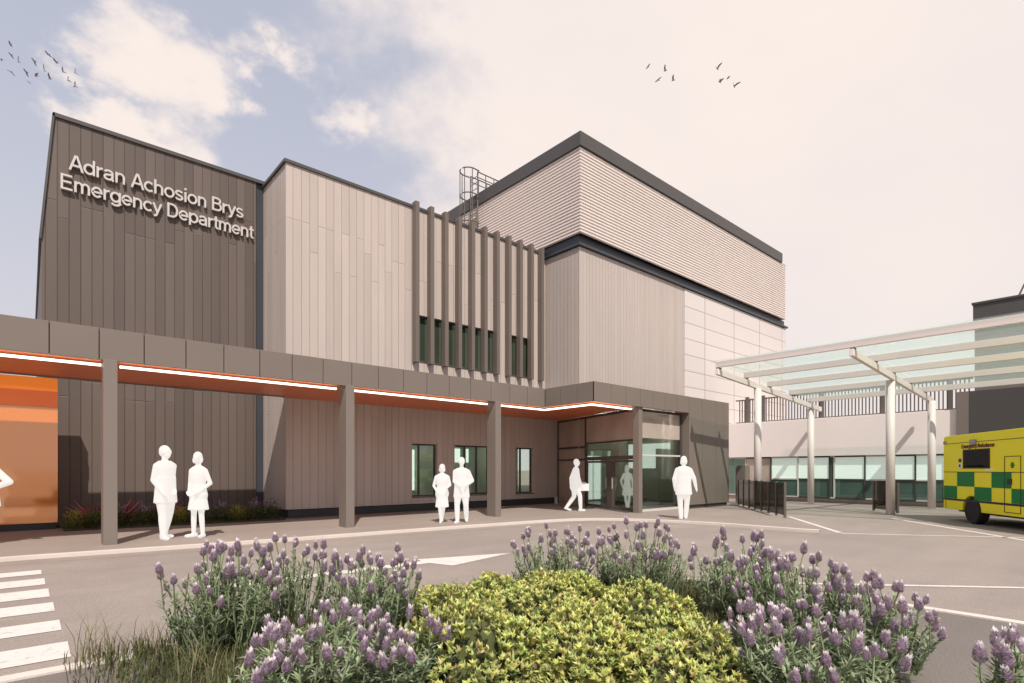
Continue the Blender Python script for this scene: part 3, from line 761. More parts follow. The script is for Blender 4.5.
# ------------------------------------------------------------------ glass ambulance canopy
gc = thing('glass_canopy', 'pale steel canopy with sloping glass roof over the ambulance bay', 'canopy', (23, 7.3, 0))
posts = [(20.35,9.32),(25.6,9.40),(21.42,5.40),(26.05,5.22)]
def zr(x): return 4.86 - (x - 17.46) * .066      # underside of the purlins along the slope
for x, y in posts:
    b = MB(); b.tube([(x,y,-.06),(x,y,zr(x)-.22)], .13, 20); b.build('post', M['steel_paint'], gc, smooth=True)
for y in (9.36,5.32):
    b = MB(); b.bar((17.4,y,zr(17.4)-.13),(26.6,y,zr(26.6)-.13),.11,.20); b.build('cross_beam', M['steel_paint'], gc, bevel=.008)
    for x in (17.55,19.5,21.4,23.4,25.3):
        b = MB(); b.box(x-.10,x+.10,y-.05,y+.05,zr(x)-.02,zr(x)+.02); b.build('bracket', M['galv'], gc)
for x in (17.5,19.5,21.4,23.4,25.4):
    b = MB(); b.bar((x,9.42,zr(x)+.12),(x,-9,zr(x)+.12),.10,.20); b.build('purlin', M['steel_paint'], gc, bevel=.008)
for y0, y1 in ((9.6,5.34),(5.32,1.1),(1.08,-3.2),(-3.22,-7.4)):
    b = MB(); zt = lambda x: zr(x) + .255
    b.face([(17.4,y0,zt(17.4)),(26.2,y0,zt(26.2)),(26.2,y1,zt(26.2)),(17.4,y1,zt(17.4))])
    b.face([(17.4,y0,zt(17.4)-.02),(17.4,y1,zt(17.4)-.02),(26.2,y1,zt(26.2)-.02),(26.2,y0,zt(26.2)-.02)])
    b.build('glass_sheet', M['roof_glass'], gc)

# ------------------------------------------------------------------ smoked glass barriers
def barrier(label, a, b_, n, h=1.06):
    a = Vector(a); b_ = Vector(b_)
    t = thing('glass_barrier', label, 'barrier', ((a.x+b_.x)/2, (a.y+b_.y)/2, 0), group='smoked glass barriers by the ambulance bay')
    for i in range(n + 1):
        p = a.lerp(b_, i / n); q = MB(); d = (b_-a).normalized()*.03
        q.bar((p.x,p.y,-.02),(p.x,p.y,h),.06,.07,(d.x,d.y,0)); q.build('post', M['door_frame'], t)
        if i < n:
            p2 = a.lerp(b_, (i+1)/n); d2 = (p2-p).normalized()*.04
            q = MB(); q.bar((p.x+d2.x,p.y+d2.y,.54),(p2.x-d2.x,p2.y-d2.y,.54),.02,.98); q.build('glass_panel', M['smoke_glass'], t)
    return t
barrier('long row of smoked glass barrier panels beside the white wall', (21.75,10.75), (17.2,7.05), 7)
barrier('short smoked glass barrier panel around a white canopy post', (22.6,6.2), (21.75,5.28), 1, 1.0)
cb = thing('service_cabinet', 'small taupe upright cabinet against the white wall behind the glass barrier', 'cabinet', (23.2, 11.3, 0))
b = MB(); b.box(23.0,23.4,11.05,11.5,.0,1.62); b.build('cabinet_body', M['taupe'], cb, bevel=.01)
b = MB(); b.box(22.985,22.998,11.1,11.45,.15,1.5); b.build('cabinet_door', M['column'], cb)

# ------------------------------------------------------------------ ambulance (x forward, -y = visible side)
YEL = pbr('ambulance_yellow', (.90, .80, .02), .45, .04, .8, spec=.3)
GRN = pbr('ambulance_green', (.012, .19, .05), .5, .08, 1, spec=.2)
BLK = pbr('black_rubber', (.016, .016, .017), .7, .2, 6)
BLKT = pbr('black_trim', (.02, .02, .022), .5, .1, 3)
GREY = pbr('grey_plastic', (.3, .3, .3), .5, .1, 3)
RED = pbr('dark_red_lettering', (.16, .02, .015), .5, .05, 3)
RIM = pbr('steel_rim', (.3, .3, .3), .35, .1, 4, metal=.6)
BLUE = pbr('blue_lens', (.02, .08, .5), .2, .05, 3)
WHT = pbr('white_decal', (.8, .8, .78), .5, .03, 3)
am = thing('ambulance', 'yellow box ambulance with green chequered side parked at the right edge', 'ambulance', (21.17, 2.99, ZR), math.atan2(-.599, -.801))
HW = 1.05
def arch(cx, r, n=12): return [(cx - r*math.cos(math.pi*i/n), .34 + r*math.sin(math.pi*i/n)) for i in range(n+1)]
prof = [(0,.34)] + arch(1.36,.43) + [(3.95,.34),(3.95,2.42),(3.85,2.49),(.06,2.47),(0,2.40)]
b = MB(); b.prism(prof, 'y', -HW, HW); b.build('box_body', YEL, am, local=True, bevel=.012)
cab = [(3.96,.34)] + arch(5.05,.43) + [(5.95,.36),(6.02,.6),(5.95,1.05),(5.35,1.22),(4.75,2.0),(4.5,2.1),(3.96,2.12)]
b = MB(); b.prism(cab, 'y', -.98, .98); b.build('cab', YEL, am, local=True, bevel=.02)
b = MB(); b.face([(4.2,-.986,1.25),(5.15,-.986,1.25),(4.7,-.986,1.92),(4.2,-.986,1.95)]); b.build('cab_window', M['dark_glass'], am, local=True)
b = MB(); b.prism([(5.33,1.26),(4.79,1.97),(4.80,1.99),(5.35,1.27)], 'y', -.85, .85); b.build('windscreen', M['dark_glass'], am, local=True)
b = MB(); b.box(5.98,6.06,-.9,.9,.38,.6); b.build('bumper', BLKT, am, local=True)
for y in (-.75,.75):
    b = MB(); b.box(5.88,5.99,y-.14,y+.14,.75,.95); b.build('headlight', WHT, am, local=True)
# chequers: two rows on the side, alternate
xs = [.03,.70,1.50,2.22,2.98,3.72]
b = MB()
for i in range(5):
    if i % 2: b.box(xs[i],xs[i+1],-HW-.004,-HW+.01,1.02,1.42)
    else: b.box(xs[i],xs[i+1],-HW-.004,-HW+.01,.66,1.02)
b.build('green_chequers', GRN, am, local=True)
b = MB(); b.box(0.01,3.95,-HW-.006,-HW+.01,.60,.655); b.box(0.01,3.95,-HW-.005,-HW+.01,1.415,1.432); b.box(.01,3.95,-HW-.005,-HW+.01,2.24,2.255); b.box(.12,.135,-HW-.005,-HW+.01,.36,.60); b.box(3.72,3.94,-HW-.006,-HW+.01,.36,1.2)
b.build('side_trim', BLKT, am, local=True)
b = MB(); b.box(1.02,2.12,-HW-.012,-HW+.01,1.55,2.02); b.build('side_window', M['dark_glass'], am, local=True, bevel=.004)
b = MB(); b.box(.98,1.02,-HW-.01,-HW+.01,1.52,2.05); b.box(2.12,2.16,-HW-.01,-HW+.01,1.52,2.05); b.box(1.02,2.12,-HW-.01,-HW+.01,2.02,2.05); b.box(1.02,2.12,-HW-.01,-HW+.01,1.52,1.55); b.build('window_frame', BLKT, am, local=True)
ld_ = MB()
for q in ((2.72,2.735,.42,1.82),(3.30,3.315,.42,1.82)): ld_.box(q[0],q[1],-HW-.009,-HW+.01,q[2],q[3])
for z in (.42,1.81): ld_.box(2.735,3.30,-HW-.009,-HW+.01,z,z+.015)
lk = ld_.build('locker_door', BLKT, am, local=True)
b = MB(); b.box(2.84,3.0,-HW-.02,-HW+.01,1.12,1.26); b.build('handle', BLKT, lk, local=True)
b = MB()
for a_ in range(3):
    t = a_*math.pi/3; dx, dz = math.cos(t)*.075, math.sin(t)*.075
    b.bar((3.02-dx,-HW-.007-.001*a_,1.6-dz),(3.02+dx,-HW-.007-.001*a_,1.6+dz),.03,.012,(0,1,0))
b.build('door_emblem', GRN, am, local=True)
# crest left of the window: round badge with a crown above
b = MB(); b.lathe([(.001,-HW-.010),(.075,-HW-.010),(.085,-HW-.004),(.085,-HW)], 'y', 18, (.84,0,1.60)); b.build('crest', WHT, am, local=True)
b = MB(); b.lathe([(.001,-HW-.014),(.045,-HW-.014),(.05,-HW-.009)], 'y', 14, (.84,0,1.60)); b.prism([(.78,1.70),(.90,1.70),(.915,1.80),(.875,1.76),(.84,1.83),(.805,1.76),(.765,1.80)], 'y', -HW-.008, -HW); b.build('crest_centre', BLKT, am, local=True)
b = MB(); b.box(1.98,2.3,-HW-.007,-HW,1.42+.05,1.51); b.build('side_label', WHT, am, local=True)
b = MB(); b.box(1.35,1.6,-HW-.05,-HW+.01,2.17,2.31); b.build('scene_light', GREY, am, local=True, bevel=.01)
b = MB(); b.box(.02,.16,-HW-.02,-HW+.01,2.26,2.33); b.box(3.7,3.9,-HW-.02,-HW+.01,2.28,2.36); b.build('marker_light', GREY, am, local=True)
text_obj('side_lettering', 'Emergency Ambulance', (.92, -HW-.006, 2.085), 1.42, .11, .006, RED, am, .17)
for x in (.35,3.6):
    b = MB(); b.box(x-.12,x+.12,-.6,.6,2.47,2.54); b.build('beacon_bar', BLUE, am, local=True, bevel=.02)
b = MB(); b.box(-.03,0.01,-HW+.05,HW-.05,.5,2.3); b.build('rear_doors', YEL, am, local=True)
b = MB(); b.box(-.25,.02,-.8,.8,.34,.42); b.build('rear_step', BLKT, am, local=True)
b = MB(); b.box(.1,5.6,-.7,.7,.26,.40); b.build('chassis', BLK, am, local=True)
for cxw in (1.36,5.05):
    b = MB(); b.prism([(cxw-.43*math.cos(math.pi*i/14), .34+.43*math.sin(math.pi*i/14)-.004) for i in range(15)], 'y', -HW+.10, HW-.10); b.build('wheel_well', BLK, am, local=True)
    for sy in (-1, 1):
        y = sy * (HW - .06)
        t = MB(); t.lathe([(.19,-.12),(.33,-.13),(.36,-.09),(.36,.09),(.33,.13),(.19,.12)], 'y', 28, (cxw,y - sy*.08,.36)); wo = t.build('wheel', BLK, am, local=True, smooth=False)
        r_ = MB(); r_.lathe([(.001,-.10),(.07,-.10),(.09,-.05),(.16,-.05),(.20,-.11),(.21,-.10),(.21,.10)], 'y', 24, (cxw,y - sy*.08,.36))
        if sy > 0: r_.v = [(v[0], 2*(y - sy*.08) - v[1], v[2]) for v in r_.v]
        r_.build('rim', RIM, wo, local=True)

# ------------------------------------------------------------------ people: flat white figures that glow by themselves
def human(label, loc, heading, height, legs, arms, coat='jacket', hair='short', lean=(0, 0), head_turn=0., group=None, girth=1., voxel=.013, mirror=False):
    """local frame: x = own right, y = forward, z up.  legs/arms: (joint, end) offsets per side (right, left)"""
    bm = bmesh.new()
    def sph(c, r, sx=1, sy=1, sz=1, rot=None):
        mtx = Matrix.Translation(c) @ (rot or Matrix.Identity(4)) @ Matrix.Diagonal((r*sx, r*sy, r*sz, 1))
        bmesh.ops.create_icosphere(bm, subdivisions=3, radius=1, matrix=mtx)
    def cap(p0, p1, r0, r1):
        p0 = Vector(p0); p1 = Vector(p1); sph(p0, r0); sph(p1, r1)
        d = p1 - p0
        if d.length < 1e-5: return
        mtx = Matrix.Translation((p0 + p1) / 2) @ d.to_track_quat('Z', 'Y').to_matrix().to_4x4()
        bmesh.ops.create_cone(bm, cap_ends=True, segments=18, radius1=r0, radius2=r1, depth=d.length, matrix=mtx)
    def loft(rings, n=28):
        vs = []
        for (cx_, cy_, cz, rx, ry) in rings:
            vs.append([bm.verts.new((cx_ + rx*math.copysign(abs(math.cos(2*math.pi*j/n))**.85, math.cos(2*math.pi*j/n)), cy_ + ry*math.sin(2*math.pi*j/n), cz)) for j in range(n)])
        for a, b2 in zip(vs[:-1], vs[1:]):
            for j in range(n): bm.faces.new((a[j], a[(j+1)%n], b2[(j+1)%n], b2[j]))
        bm.faces.new(vs[0][::-1]); bm.faces.new(vs[-1])
    g_ = girth; lx, ly = lean
    def L(z): t = max(0, (z - .95)) / .85; return (lx*t, ly*t)
    # torso
    prof_ = [(.80,.150,.105),(.90,.170,.118),(1.0,.160,.112),(1.12,.150,.105),(1.25,.172,.118),(1.38,.190,.118),(1.46,.172,.095),(1.51,.10,.07)]
    if coat in ('dress', 'skirt'): prof_ = [(.80,.150,.11),(.90,.165,.12),(1.0,.145,.105),(1.12,.122,.095),(1.25,.145,.112),(1.36,.165,.108),(1.45,.150,.085),(1.50,.085,.062)]
    loft([(L(z)[0], L(z)[1], z, rx*g_, ry*g_) for z, rx, ry in prof_])
    if coat == 'jacket': loft([(0,-.005,.70,.192*g_,.128*g_),(0,-.005,.72,.195*g_,.132*g_),(L(1.0)[0],L(1.0)[1],1.0,.172*g_,.122*g_),(L(1.2)[0],L(1.2)[1],1.2,.175*g_,.122*g_)])
    if coat == 'coat': loft([(0,0,.52,.215*g_,.16*g_),(0,0,.54,.22*g_,.165*g_),(0,0,.8,.19*g_,.135*g_),(0,0,1.0,.16*g_,.115*g_),(L(1.2)[0],L(1.2)[1],1.2,.165*g_,.118*g_)])
    if coat == 'skirt': loft([(0,0,.58,.215,.165),(0,0,.60,.215,.165),(0,0,.85,.175,.13),(0,0,1.02,.135,.10)])
    if coat == 'dress': loft([(0,0,.48,.20,.16),(0,0,.50,.205,.165),(0,0,.85,.17,.13),(0,0,1.02,.14,.105)])
    # legs
    thick = 1.17 if coat in ('jacket', 'coat') else .86
    for sgn, (kn, an) in zip((1, -1), legs):
        hip = Vector((sgn*.088, 0, .90)); knee = Vector((sgn*.095+kn[0], kn[1], .50+kn[2])); ank = Vector((sgn*.10+an[0], an[1], .085+an[2]))
        cap(hip, knee, .092*thick*g_, .064*thick); cap(knee, knee.lerp(ank, .35), .062*thick, .062*thick); cap(knee.lerp(ank, .35), ank, .062*thick, .047*thick)
        yaw = an[3] if len(an) > 3 else 0.
        fd = Vector((math.sin(yaw), math.cos(yaw), 0)); pit = an[4] if len(an) > 4 else 0.
        toe = ank + fd*.155 + Vector((0, 0, -.052 + pit)); heel = ank - fd*.045 + Vector((0, 0, -.045 - pit*.3))
        cap(heel, ank, .040, .042); cap(heel, toe - fd*.04, .040, .038); cap(toe - fd*.05, toe, .040, .030)
    # arms
    for sgn, (el, wr) in zip((1, -1), arms):
        o = L(1.43); gs = 1 + (g_-1)*.5
        sh = Vector((sgn*.158*gs + o[0], o[1], 1.405)); elb = Vector((sgn*.195*gs+el[0]+o[0]*.7, el[1]+o[1]*.7, 1.14+el[2])); wri = Vector((sgn*.20*gs+wr[0]+o[0]*.5, wr[1]+o[1]*.5, .90+wr[2]))
        cap(sh, elb, .060*thick, .050*thick); cap((o[0], o[1], 1.49), sh, .055, .050); cap(elb, wri, .050*thick, .036*thick)
        hd = (wri - elb).normalized(); side = hd.cross(Vector((0, 1, 0)))
        side = side.normalized() if side.length > .15 else Vector((1, 0, 0)); nrm = hd.cross(side).normalized()
        pc = wri + hd*.055; cap(wri, wri + hd*.085, .030, .034)
        for fi, (o_, ln) in enumerate(((-.030,.070),(-.010,.082),(.011,.078),(.030,.060))):
            p0 = wri + hd*.09 + nrm*o_; p1 = p0 + hd*ln*.5 + side*.006*sgn; p2 = p1 + hd*ln*.45 - side*.018*sgn
            cap(p0, p1, .0105, .0095); cap(p1, p2, .0095, .0085)
        th0 = wri + hd*.03 - nrm*.03; cap(th0, th0 + hd*.045 - nrm*.022, .013, .011); cap(th0 + hd*.045 - nrm*.022, th0 + hd*.075 - nrm*.022, .011, .009)
    # neck and head with a face
    o = L(1.55); nb = Vector((o[0], o[1], 1.47)); hc = Vector((L(1.68)[0], L(1.68)[1] + .025, 1.675))
    cap(nb, hc - Vector((0, .02, .06)), .056, .052)
    rot = Matrix.Rotation(head_turn, 4, 'Z')
    def H(x, y, z): return hc + (rot @ Vector((x, y, z)))
    sph(H(0, -.008, .02), .1, .80, .98, 1.03, rot); sph(H(0, .028, -.045), .1, .58, .62, .74, rot); sph(H(0, .052, -.098), .028, 1.1, .9, .8, rot)
    cap(H(0, .095, .01), H(0, .108, -.022), .010, .014); cap(H(-.035, .082, .022), H(.035, .082, .022), .014, .014)
    for s_ in (1, -1): sph(H(s_*.034, .088, .004), .011); sph(H(s_*.082, -.005, -.01), .026, .35, .8, 1.1, rot)
    cap(H(-.022, .086, -.058), H(.022, .086, -.058), .010, .010)
    s = height / 1.80
    if mirror: bmesh.ops.scale(bm, vec=(-1, 1, 1), verts=bm.verts)
    bmesh.ops.scale(bm, vec=(s, s, s), verts=bm.verts); bmesh.ops.recalc_face_normals(bm, faces=bm.faces)
    me = bpy.data.meshes.new('body'); bm.to_mesh(me); bm.free()
    def solid(me, nm, vox):
        o = bpy.data.objects.new(nm, me); col.objects.link(o)
        rm = o.modifiers.new('r', 'REMESH'); rm.mode = 'VOXEL'; rm.voxel_size = vox; rm.use_smooth_shade = True
        sm = o.modifiers.new('s', 'SMOOTH'); sm.iterations = 2; sm.factor = .5
        dg = bpy.context.evaluated_depsgraph_get(); m2 = bpy.data.meshes.new_from_object(o.evaluated_get(dg)); bpy.data.objects.remove(o)
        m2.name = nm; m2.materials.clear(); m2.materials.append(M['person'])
        m2.polygons.foreach_set('use_smooth', [True]*len(m2.polygons)); return m2
    t = thing('person', label, 'person', loc, heading - math.pi/2, group)
    bo = bpy.data.objects.new('body', solid(me, 'body', voxel)); col.objects.link(bo); bo.parent = t
    # hair as its own piece
    bm = bmesh.new()
    mx = -1 if mirror else 1
    sph(H(0, -.022, .034), .1, .87, .98, 1.02, rot)
    if hair == 'bob': sph(H(0, -.045, -.03), .1, .95, .72, 1.05, rot); sph(H(.068, -.01, -.05), .045, .7, .9, 1.5, rot); sph(H(-.068, -.01, -.05), .045, .7, .9, 1.5, rot)
    if hair == 'long': sph(H(0, -.065, -.08), .1, .9, .5, 1.5, rot)
    if hair == 'short': sph(H(0, -.05, .0), .1, .80, .68, .95, rot)
    # keep the face free: cut away what lies in front of the hairline
    bmesh.ops.scale(bm, vec=(s*mx, s, s), verts=bm.verts); bmesh.ops.recalc_face_normals(bm, faces=bm.faces)
    hm = bpy.data.meshes.new('hair'); bm.to_mesh(hm); bm.free()
    hm = solid(hm, 'hair', .014)
    ho = bpy.data.objects.new('hair', hm); col.objects.link(ho); ho.parent = t
    return t

Z0 = (0, 0, 0)
ang_c = math.atan2(-FW.y, -FW.x)          # heading that walks straight toward the viewpoint
ang_r = math.atan2(RT.y, RT.x)            # heading to the viewer's right
stand = ((Z0, Z0), (Z0, Z0))
# man beside the first column, in profile, hands folded in front
human('white figure of a man in a jacket, hands in pockets, by the first canopy column', (2.12,13.2,0), ang_r-R(16), 1.92,
      (((.0,.03,0),(.02,.08,0,.25)), ((.0,-.02,0),(.03,-.12,.01,-.35))), (((-.01,-.05,.0),(-.03,.10,.05)), ((.05,-.07,0),(.13,.09,.07))), 'jacket', 'short', girth=1.14, lean=(0,-.03), head_turn=R(14))
human('white figure of a woman in a short flared coat beside the hands-in-pockets man', (2.70,13.12,0), ang_c-R(14), 1.80,
      (((.0,.02,0),(.02,.0,0,.4)), ((.0,.02,0),(-.01,.0,0,-.3))), (((.04,-.05,.0),(-.08,.10,.08)), ((-.04,-.05,0),(.08,.10,.08))), 'skirt', 'bob', head_turn=R(24), girth=1.2)
# couple walking arm in arm
human('white figure of the shorter woman in the couple walking arm in arm', (8.36,12.36,0), ang_c+R(10), 1.58,
      (((-.02,.10,0),(-.06,.06,0,.2)), ((.04,-.02,0),(.10,-.14,.02,.2))), (((.03,-.03,0),(-.04,.12,.10)), ((-.02,.0,.02),(.06,.16,.20))), 'dress', 'bob', head_turn=R(-10), girth=1.28)
human('white figure of the taller man in the couple walking arm in arm', (8.76,12.02,0), ang_c+R(8), 1.76,
      (((.03,.05,0),(.02,.10,0,.5)), ((-.02,.05,0),(-.04,-.10,.02,0))), (((-.02,.02,0),(-.14,.18,.14)), ((-.08,-.03,.02),(.06,.14,.16))), 'jacket', 'short', head_turn=R(-6), girth=1.15)
# man with a case, mid-stride to the right
pm = human('white figure of a man striding toward the entrance doors holding a case', (14.2,12.85,0), ang_r+R(12), 1.80,
      (((.0,.15,.02),(-.03,.18,0,0)), ((.0,.0,-.0),(.02,-.28,.05,0,-.04))), (((.0,.04,.02),(-.02,.15,.0)), ((-.0,-.10,0),(.0,-.10,.02))), 'jacket', 'short', lean=(0,.05))
cs = thing('document_case', 'white case held in the hand of the striding man by the doors', 'case', (pm.location.x + .20*RT.x + .04, pm.location.y + .20*RT.y - .12, .70), ang_r+R(12))
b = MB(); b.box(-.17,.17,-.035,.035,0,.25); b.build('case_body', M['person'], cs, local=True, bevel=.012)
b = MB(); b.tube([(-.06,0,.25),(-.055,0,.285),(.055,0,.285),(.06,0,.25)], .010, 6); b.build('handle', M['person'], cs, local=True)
# man by the right leg of the portal
human('white figure of a lone suited man in front of the portal wall', (14.25,8.68,0), ang_c+math.pi-R(10), 1.82,
      (((.0,.03,0),(-.03,.08,0,.1)), ((.0,.0,0),(.02,-.06,0,-.1))), (((.07,-.02,.02),(.12,.03,.03)), ((-.05,-.02,0),(-.02,.05,.02))), 'jacket', 'bob', girth=1.2, head_turn=R(10))
# figures inside the lobby
human('pale figure of a woman in a short dress behind the entrance door glass', tuple(at(4.10,19.6)), ang_c+R(15), 1.60,
      (((.0,.03,0),(-.05,.08,0,.1)), ((.0,.0,0),(.03,-.06,0,-.1))), (((.07,-.02,.02),(.05,.1,.05)), ((-.05,-.02,0),(-.02,.05,.02))), 'skirt', 'long')
human('pale figure of a small child beside the woman inside the entrance door', tuple(at(4.46,19.7)), ang_c-R(10), .98,
      (((.0,.03,0),(-.03,.08,0,.1)), ((.0,.0,0),(.02,-.06,0,-.1))), (((.03,-.02,.02),(.02,.06,.02)), ((-.05,-.02,0),(-.02,.05,.02))), 'jacket', 'short')
# figure cut by the left edge of the photo: only a bent elbow shows
human('white figure at the far left edge with hand on hip and elbow jutting out', (-.64,14.5,0), ang_c, 1.85,
      stand, (((.0,-.03,0),(.0,.05,.02)), ((-.22,-.03,.02),(.06,.08,.12))), 'jacket', 'short', girth=1.35)

# ------------------------------------------------------------------ birds
def bird_mesh(seed, up):
    b = MB(); rnd = random.Random(seed)
    b.tube([(0,-.20,0),(0,-.10,.0),(0,.04,.01),(0,.15,.02),(0,.20,.015)], [.012,.05,.062,.035,.008], 8)
    b.face([(-.02,-.12,0),(.02,-.12,0),(.07,-.30,0),(-.07,-.30,0)])
    for s in (1, -1):
        u1 = up + rnd.uniform(-.15, .15)
        p = [Vector((s*.04,.08,.02)), Vector((s*.04,-.08,.02)), Vector((s*.24,.10,.02+.20*u1)), Vector((s*.24,-.07,.02+.20*u1)), Vector((s*.50,-.06,.02+.42*u1)), Vector((s*.44,-.12,.02+.38*u1))]
        b.face([p[0],p[1]+Vector((0,-.05,0)),p[3]+Vector((0,-.05,0)),p[2]+Vector((0,.02,0))]); b.face([p[2]+Vector((0,.02,0)),p[3]+Vector((0,-.05,0)),p[5]+Vector((0,-.03,0)),p[4]])
    return b.mesh('bird')
bmeshes = [bird_mesh(i, u) for i, u in enumerate((.9, .5, 1.2, -.4, .2))]
for m_ in bmeshes: m_.materials.append(M['bird'])
left = [(10,44),(2,59),(11,55),(11,72),(18.5,62),(26,72),(30,83),(34,61),(36,75),(44.5,71),(48,54.5),(50,79),(57,63),(63,72),(68,80.5),(75,73),(75,86.5)]
right = [(648,66.5),(658,80),(665,71),(673,80.5),(717,68.5),(719.5,82),(728,78),(734,86)]
rb = random.Random(3)
for lst, lab, grp in ((left, 'small dark bird flying in the flock at the upper left of the sky', 'flock of birds at upper left'),
                      (right, 'small dark bird flying in the sky above the plant room', 'birds above the plant room')):
    for px, py in lst:
        d = 52 + rb.uniform(-4, 4)
        o = bpy.data.objects.new('bird', rb.choice(bmeshes)); col.objects.link(o)
        o.location = at((px-512)/F_PX*d, d, 1.42 + (HOR-py)/F_PX*d)
        o.rotation_euler = (R(rb.uniform(-25, 25)), R(rb.uniform(-35, 35)), R(rb.uniform(20, 110))); sc_ = rb.uniform(.55, .85) * (.75 if py < 50 else 1.); o.scale = (sc_,)*3
        tag(o, lab, 'bird', grp)

# ------------------------------------------------------------------ planting
def jit(c, v, rnd): k_ = 1 + rnd.uniform(-v, v); return tuple(max(0, x * k_ * (1 + rnd.uniform(-v*.3, v*.3))) for x in c)
def leaf(b, p, d, up, ln, wd, c, fold=.25):
    """pointed leaf of two folded halves, bending at mid-length"""
    d = d.normalized(); s = d.cross(up)
    s = s.normalized() if s.length > 1e-4 else Vector((1, 0, 0)); n = s.cross(d).normalized()
    m = p + d*ln*.5 + n*ln*.06; e = p + d*ln - n*ln*.08
    l = p + d*ln*.45 + s*wd*.5 + n*wd*fold; r = p + d*ln*.45 - s*wd*.5 + n*wd*fold
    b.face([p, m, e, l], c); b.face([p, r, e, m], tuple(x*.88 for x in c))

def head_mesh(seed):
    rnd = random.Random(seed); b = MB()
    hgt, rad = .088, .033
    for i in range(8):
        t = i / 7; z = hgt * t; r = rad * math.sqrt(max(.08, 1-((t-.25)/.82)**2)) * (1.0 if i else .8)
        for j in range(8):
            a = 2*math.pi*(j + .5*(i % 2))/8 + rnd.uniform(-.2, .2)
            o = Vector((math.cos(a), math.sin(a), 0)); q = Vector((-o.y, o.x, 0)); p = o*r*.55 + Vector((0, 0, z-.006))
            c = jit((.47,.355,.43) if rnd.random() < .6 else (.60,.50,.55), .25, rnd)
            if i < 2: c = jit((.44,.36,.38), .2, rnd)
            tip = o*r*1.12 + Vector((0, 0, z+.015)); b.face([p, p*.2+tip*.8+q*.011, tip + Vector((0,0,.004)), p*.2+tip*.8-q*.011], c)
    core = [(0, -.004), (rad*.62, .008), (rad*.72, .03), (rad*.55, .06), (.004, .09)]
    i0 = len(b.v)
    for r, z in core:
        for j in range(7): a = 2*math.pi*j/7; b.v.append((r*math.cos(a), r*math.sin(a), z))
    for kk in range(4):
        for j in range(7): b.f.append((i0+kk*7+j, i0+kk*7+(j+1) % 7, i0+(kk+1)*7+(j+1) % 7, i0+(kk+1)*7+j)); b.c.append((.29,.21,.28))
    for j in range(6):
        a = 2*math.pi*j/6 + rnd.uniform(-.3, .3); o = Vector((math.cos(a), math.sin(a), 0)); q = Vector((-o.y, o.x, 0))
        p = Vector((0, 0, hgt-.012)) + o*.008; tip = p + Vector((0, 0, rnd.uniform(.045,.066))) + o*rnd.uniform(.005,.020); md = (p+tip)/2
        b.face([p, md+q*.0125, tip, md-q*.0125], jit((.80,.71,.72), .15, rnd))
    me = b.mesh('flower_head'); me.materials.append(M['petal']); return me
heads = [head_mesh(i) for i in range(6)]

def lavender(label, loc, n, spread, height, seed, hs=1., group='lavender bushes in the front bed', fol=1., lean=(0, 0)):
    rnd = random.Random(seed)
    t = thing('lavender_bush', label, 'lavender', loc, 0, group)
    b = MB(); spots = []
    def stem(r_out, h, headed):
        a = rnd.uniform(0, 2*math.pi); rr = math.sqrt(rnd.random())
        base = Vector((math.cos(a)*rr*spread*.66, math.sin(a)*rr*spread*.66, 0))
        top = Vector((math.cos(a)*rr*r_out + lean[0]*h, math.sin(a)*rr*r_out + lean[1]*h, h*(1-.28*rr*rr)*(rnd.uniform(.62, 1.06) if headed else rnd.uniform(.86, 1.06))))
        mid = base.lerp(top, .5) + Vector((rnd.uniform(-.06,.06), rnd.uniform(-.06,.06), .03))
        cst = jit((.26,.32,.17), .2, rnd)
        pts = [base, base.lerp(mid, .6), mid, mid.lerp(top, .55), top]
        b.tube(pts, [.007,.006,.0055,.005,.0045], 4, False, cst)
        nl = int(rnd.uniform(15, 21)*fol) if headed else int(rnd.uniform(18, 26)*fol)
        for _ in range(nl):
            f = rnd.random()**.9 * (.80 if headed else 1.); k_ = min(3, int(f*4)); p = pts[k_].lerp(pts[k_+1], f*4-k_)
            a2 = rnd.uniform(0, 2*math.pi); d = Vector((math.cos(a2), math.sin(a2), rnd.uniform(.25, 1.3)))
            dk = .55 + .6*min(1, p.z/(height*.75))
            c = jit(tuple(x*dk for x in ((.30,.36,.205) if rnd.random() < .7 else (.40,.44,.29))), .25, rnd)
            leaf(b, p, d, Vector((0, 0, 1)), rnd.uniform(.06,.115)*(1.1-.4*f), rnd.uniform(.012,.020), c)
        if headed: spots.append((top, (top - pts[3]).normalized()))
    for _ in range(n): stem(spread, height, True)
    for _ in range(int(n*1.4)): stem(spread*.92, height*rnd.uniform(.45,.90), False)
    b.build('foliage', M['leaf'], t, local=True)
    for p, d in spots:
        o = bpy.data.objects.new('flower_head', rnd.choice(heads)); col.objects.link(o); o.parent = t
        o.location = p - d*.01; q = Vector((0, 0, 1)).rotation_difference((d + Vector((0, 0, 1.2))).normalized())
        o.rotation_mode = 'QUATERNION'; o.rotation_quaternion = q @ Quaternion((0, 0, 1), rnd.uniform(0, 6.28)); k_ = hs*.72*rnd.uniform(.75, 1.2); o.scale = (k_*1.08, k_*1.08, k_*rnd.uniform(.80, 1.08))
    return t

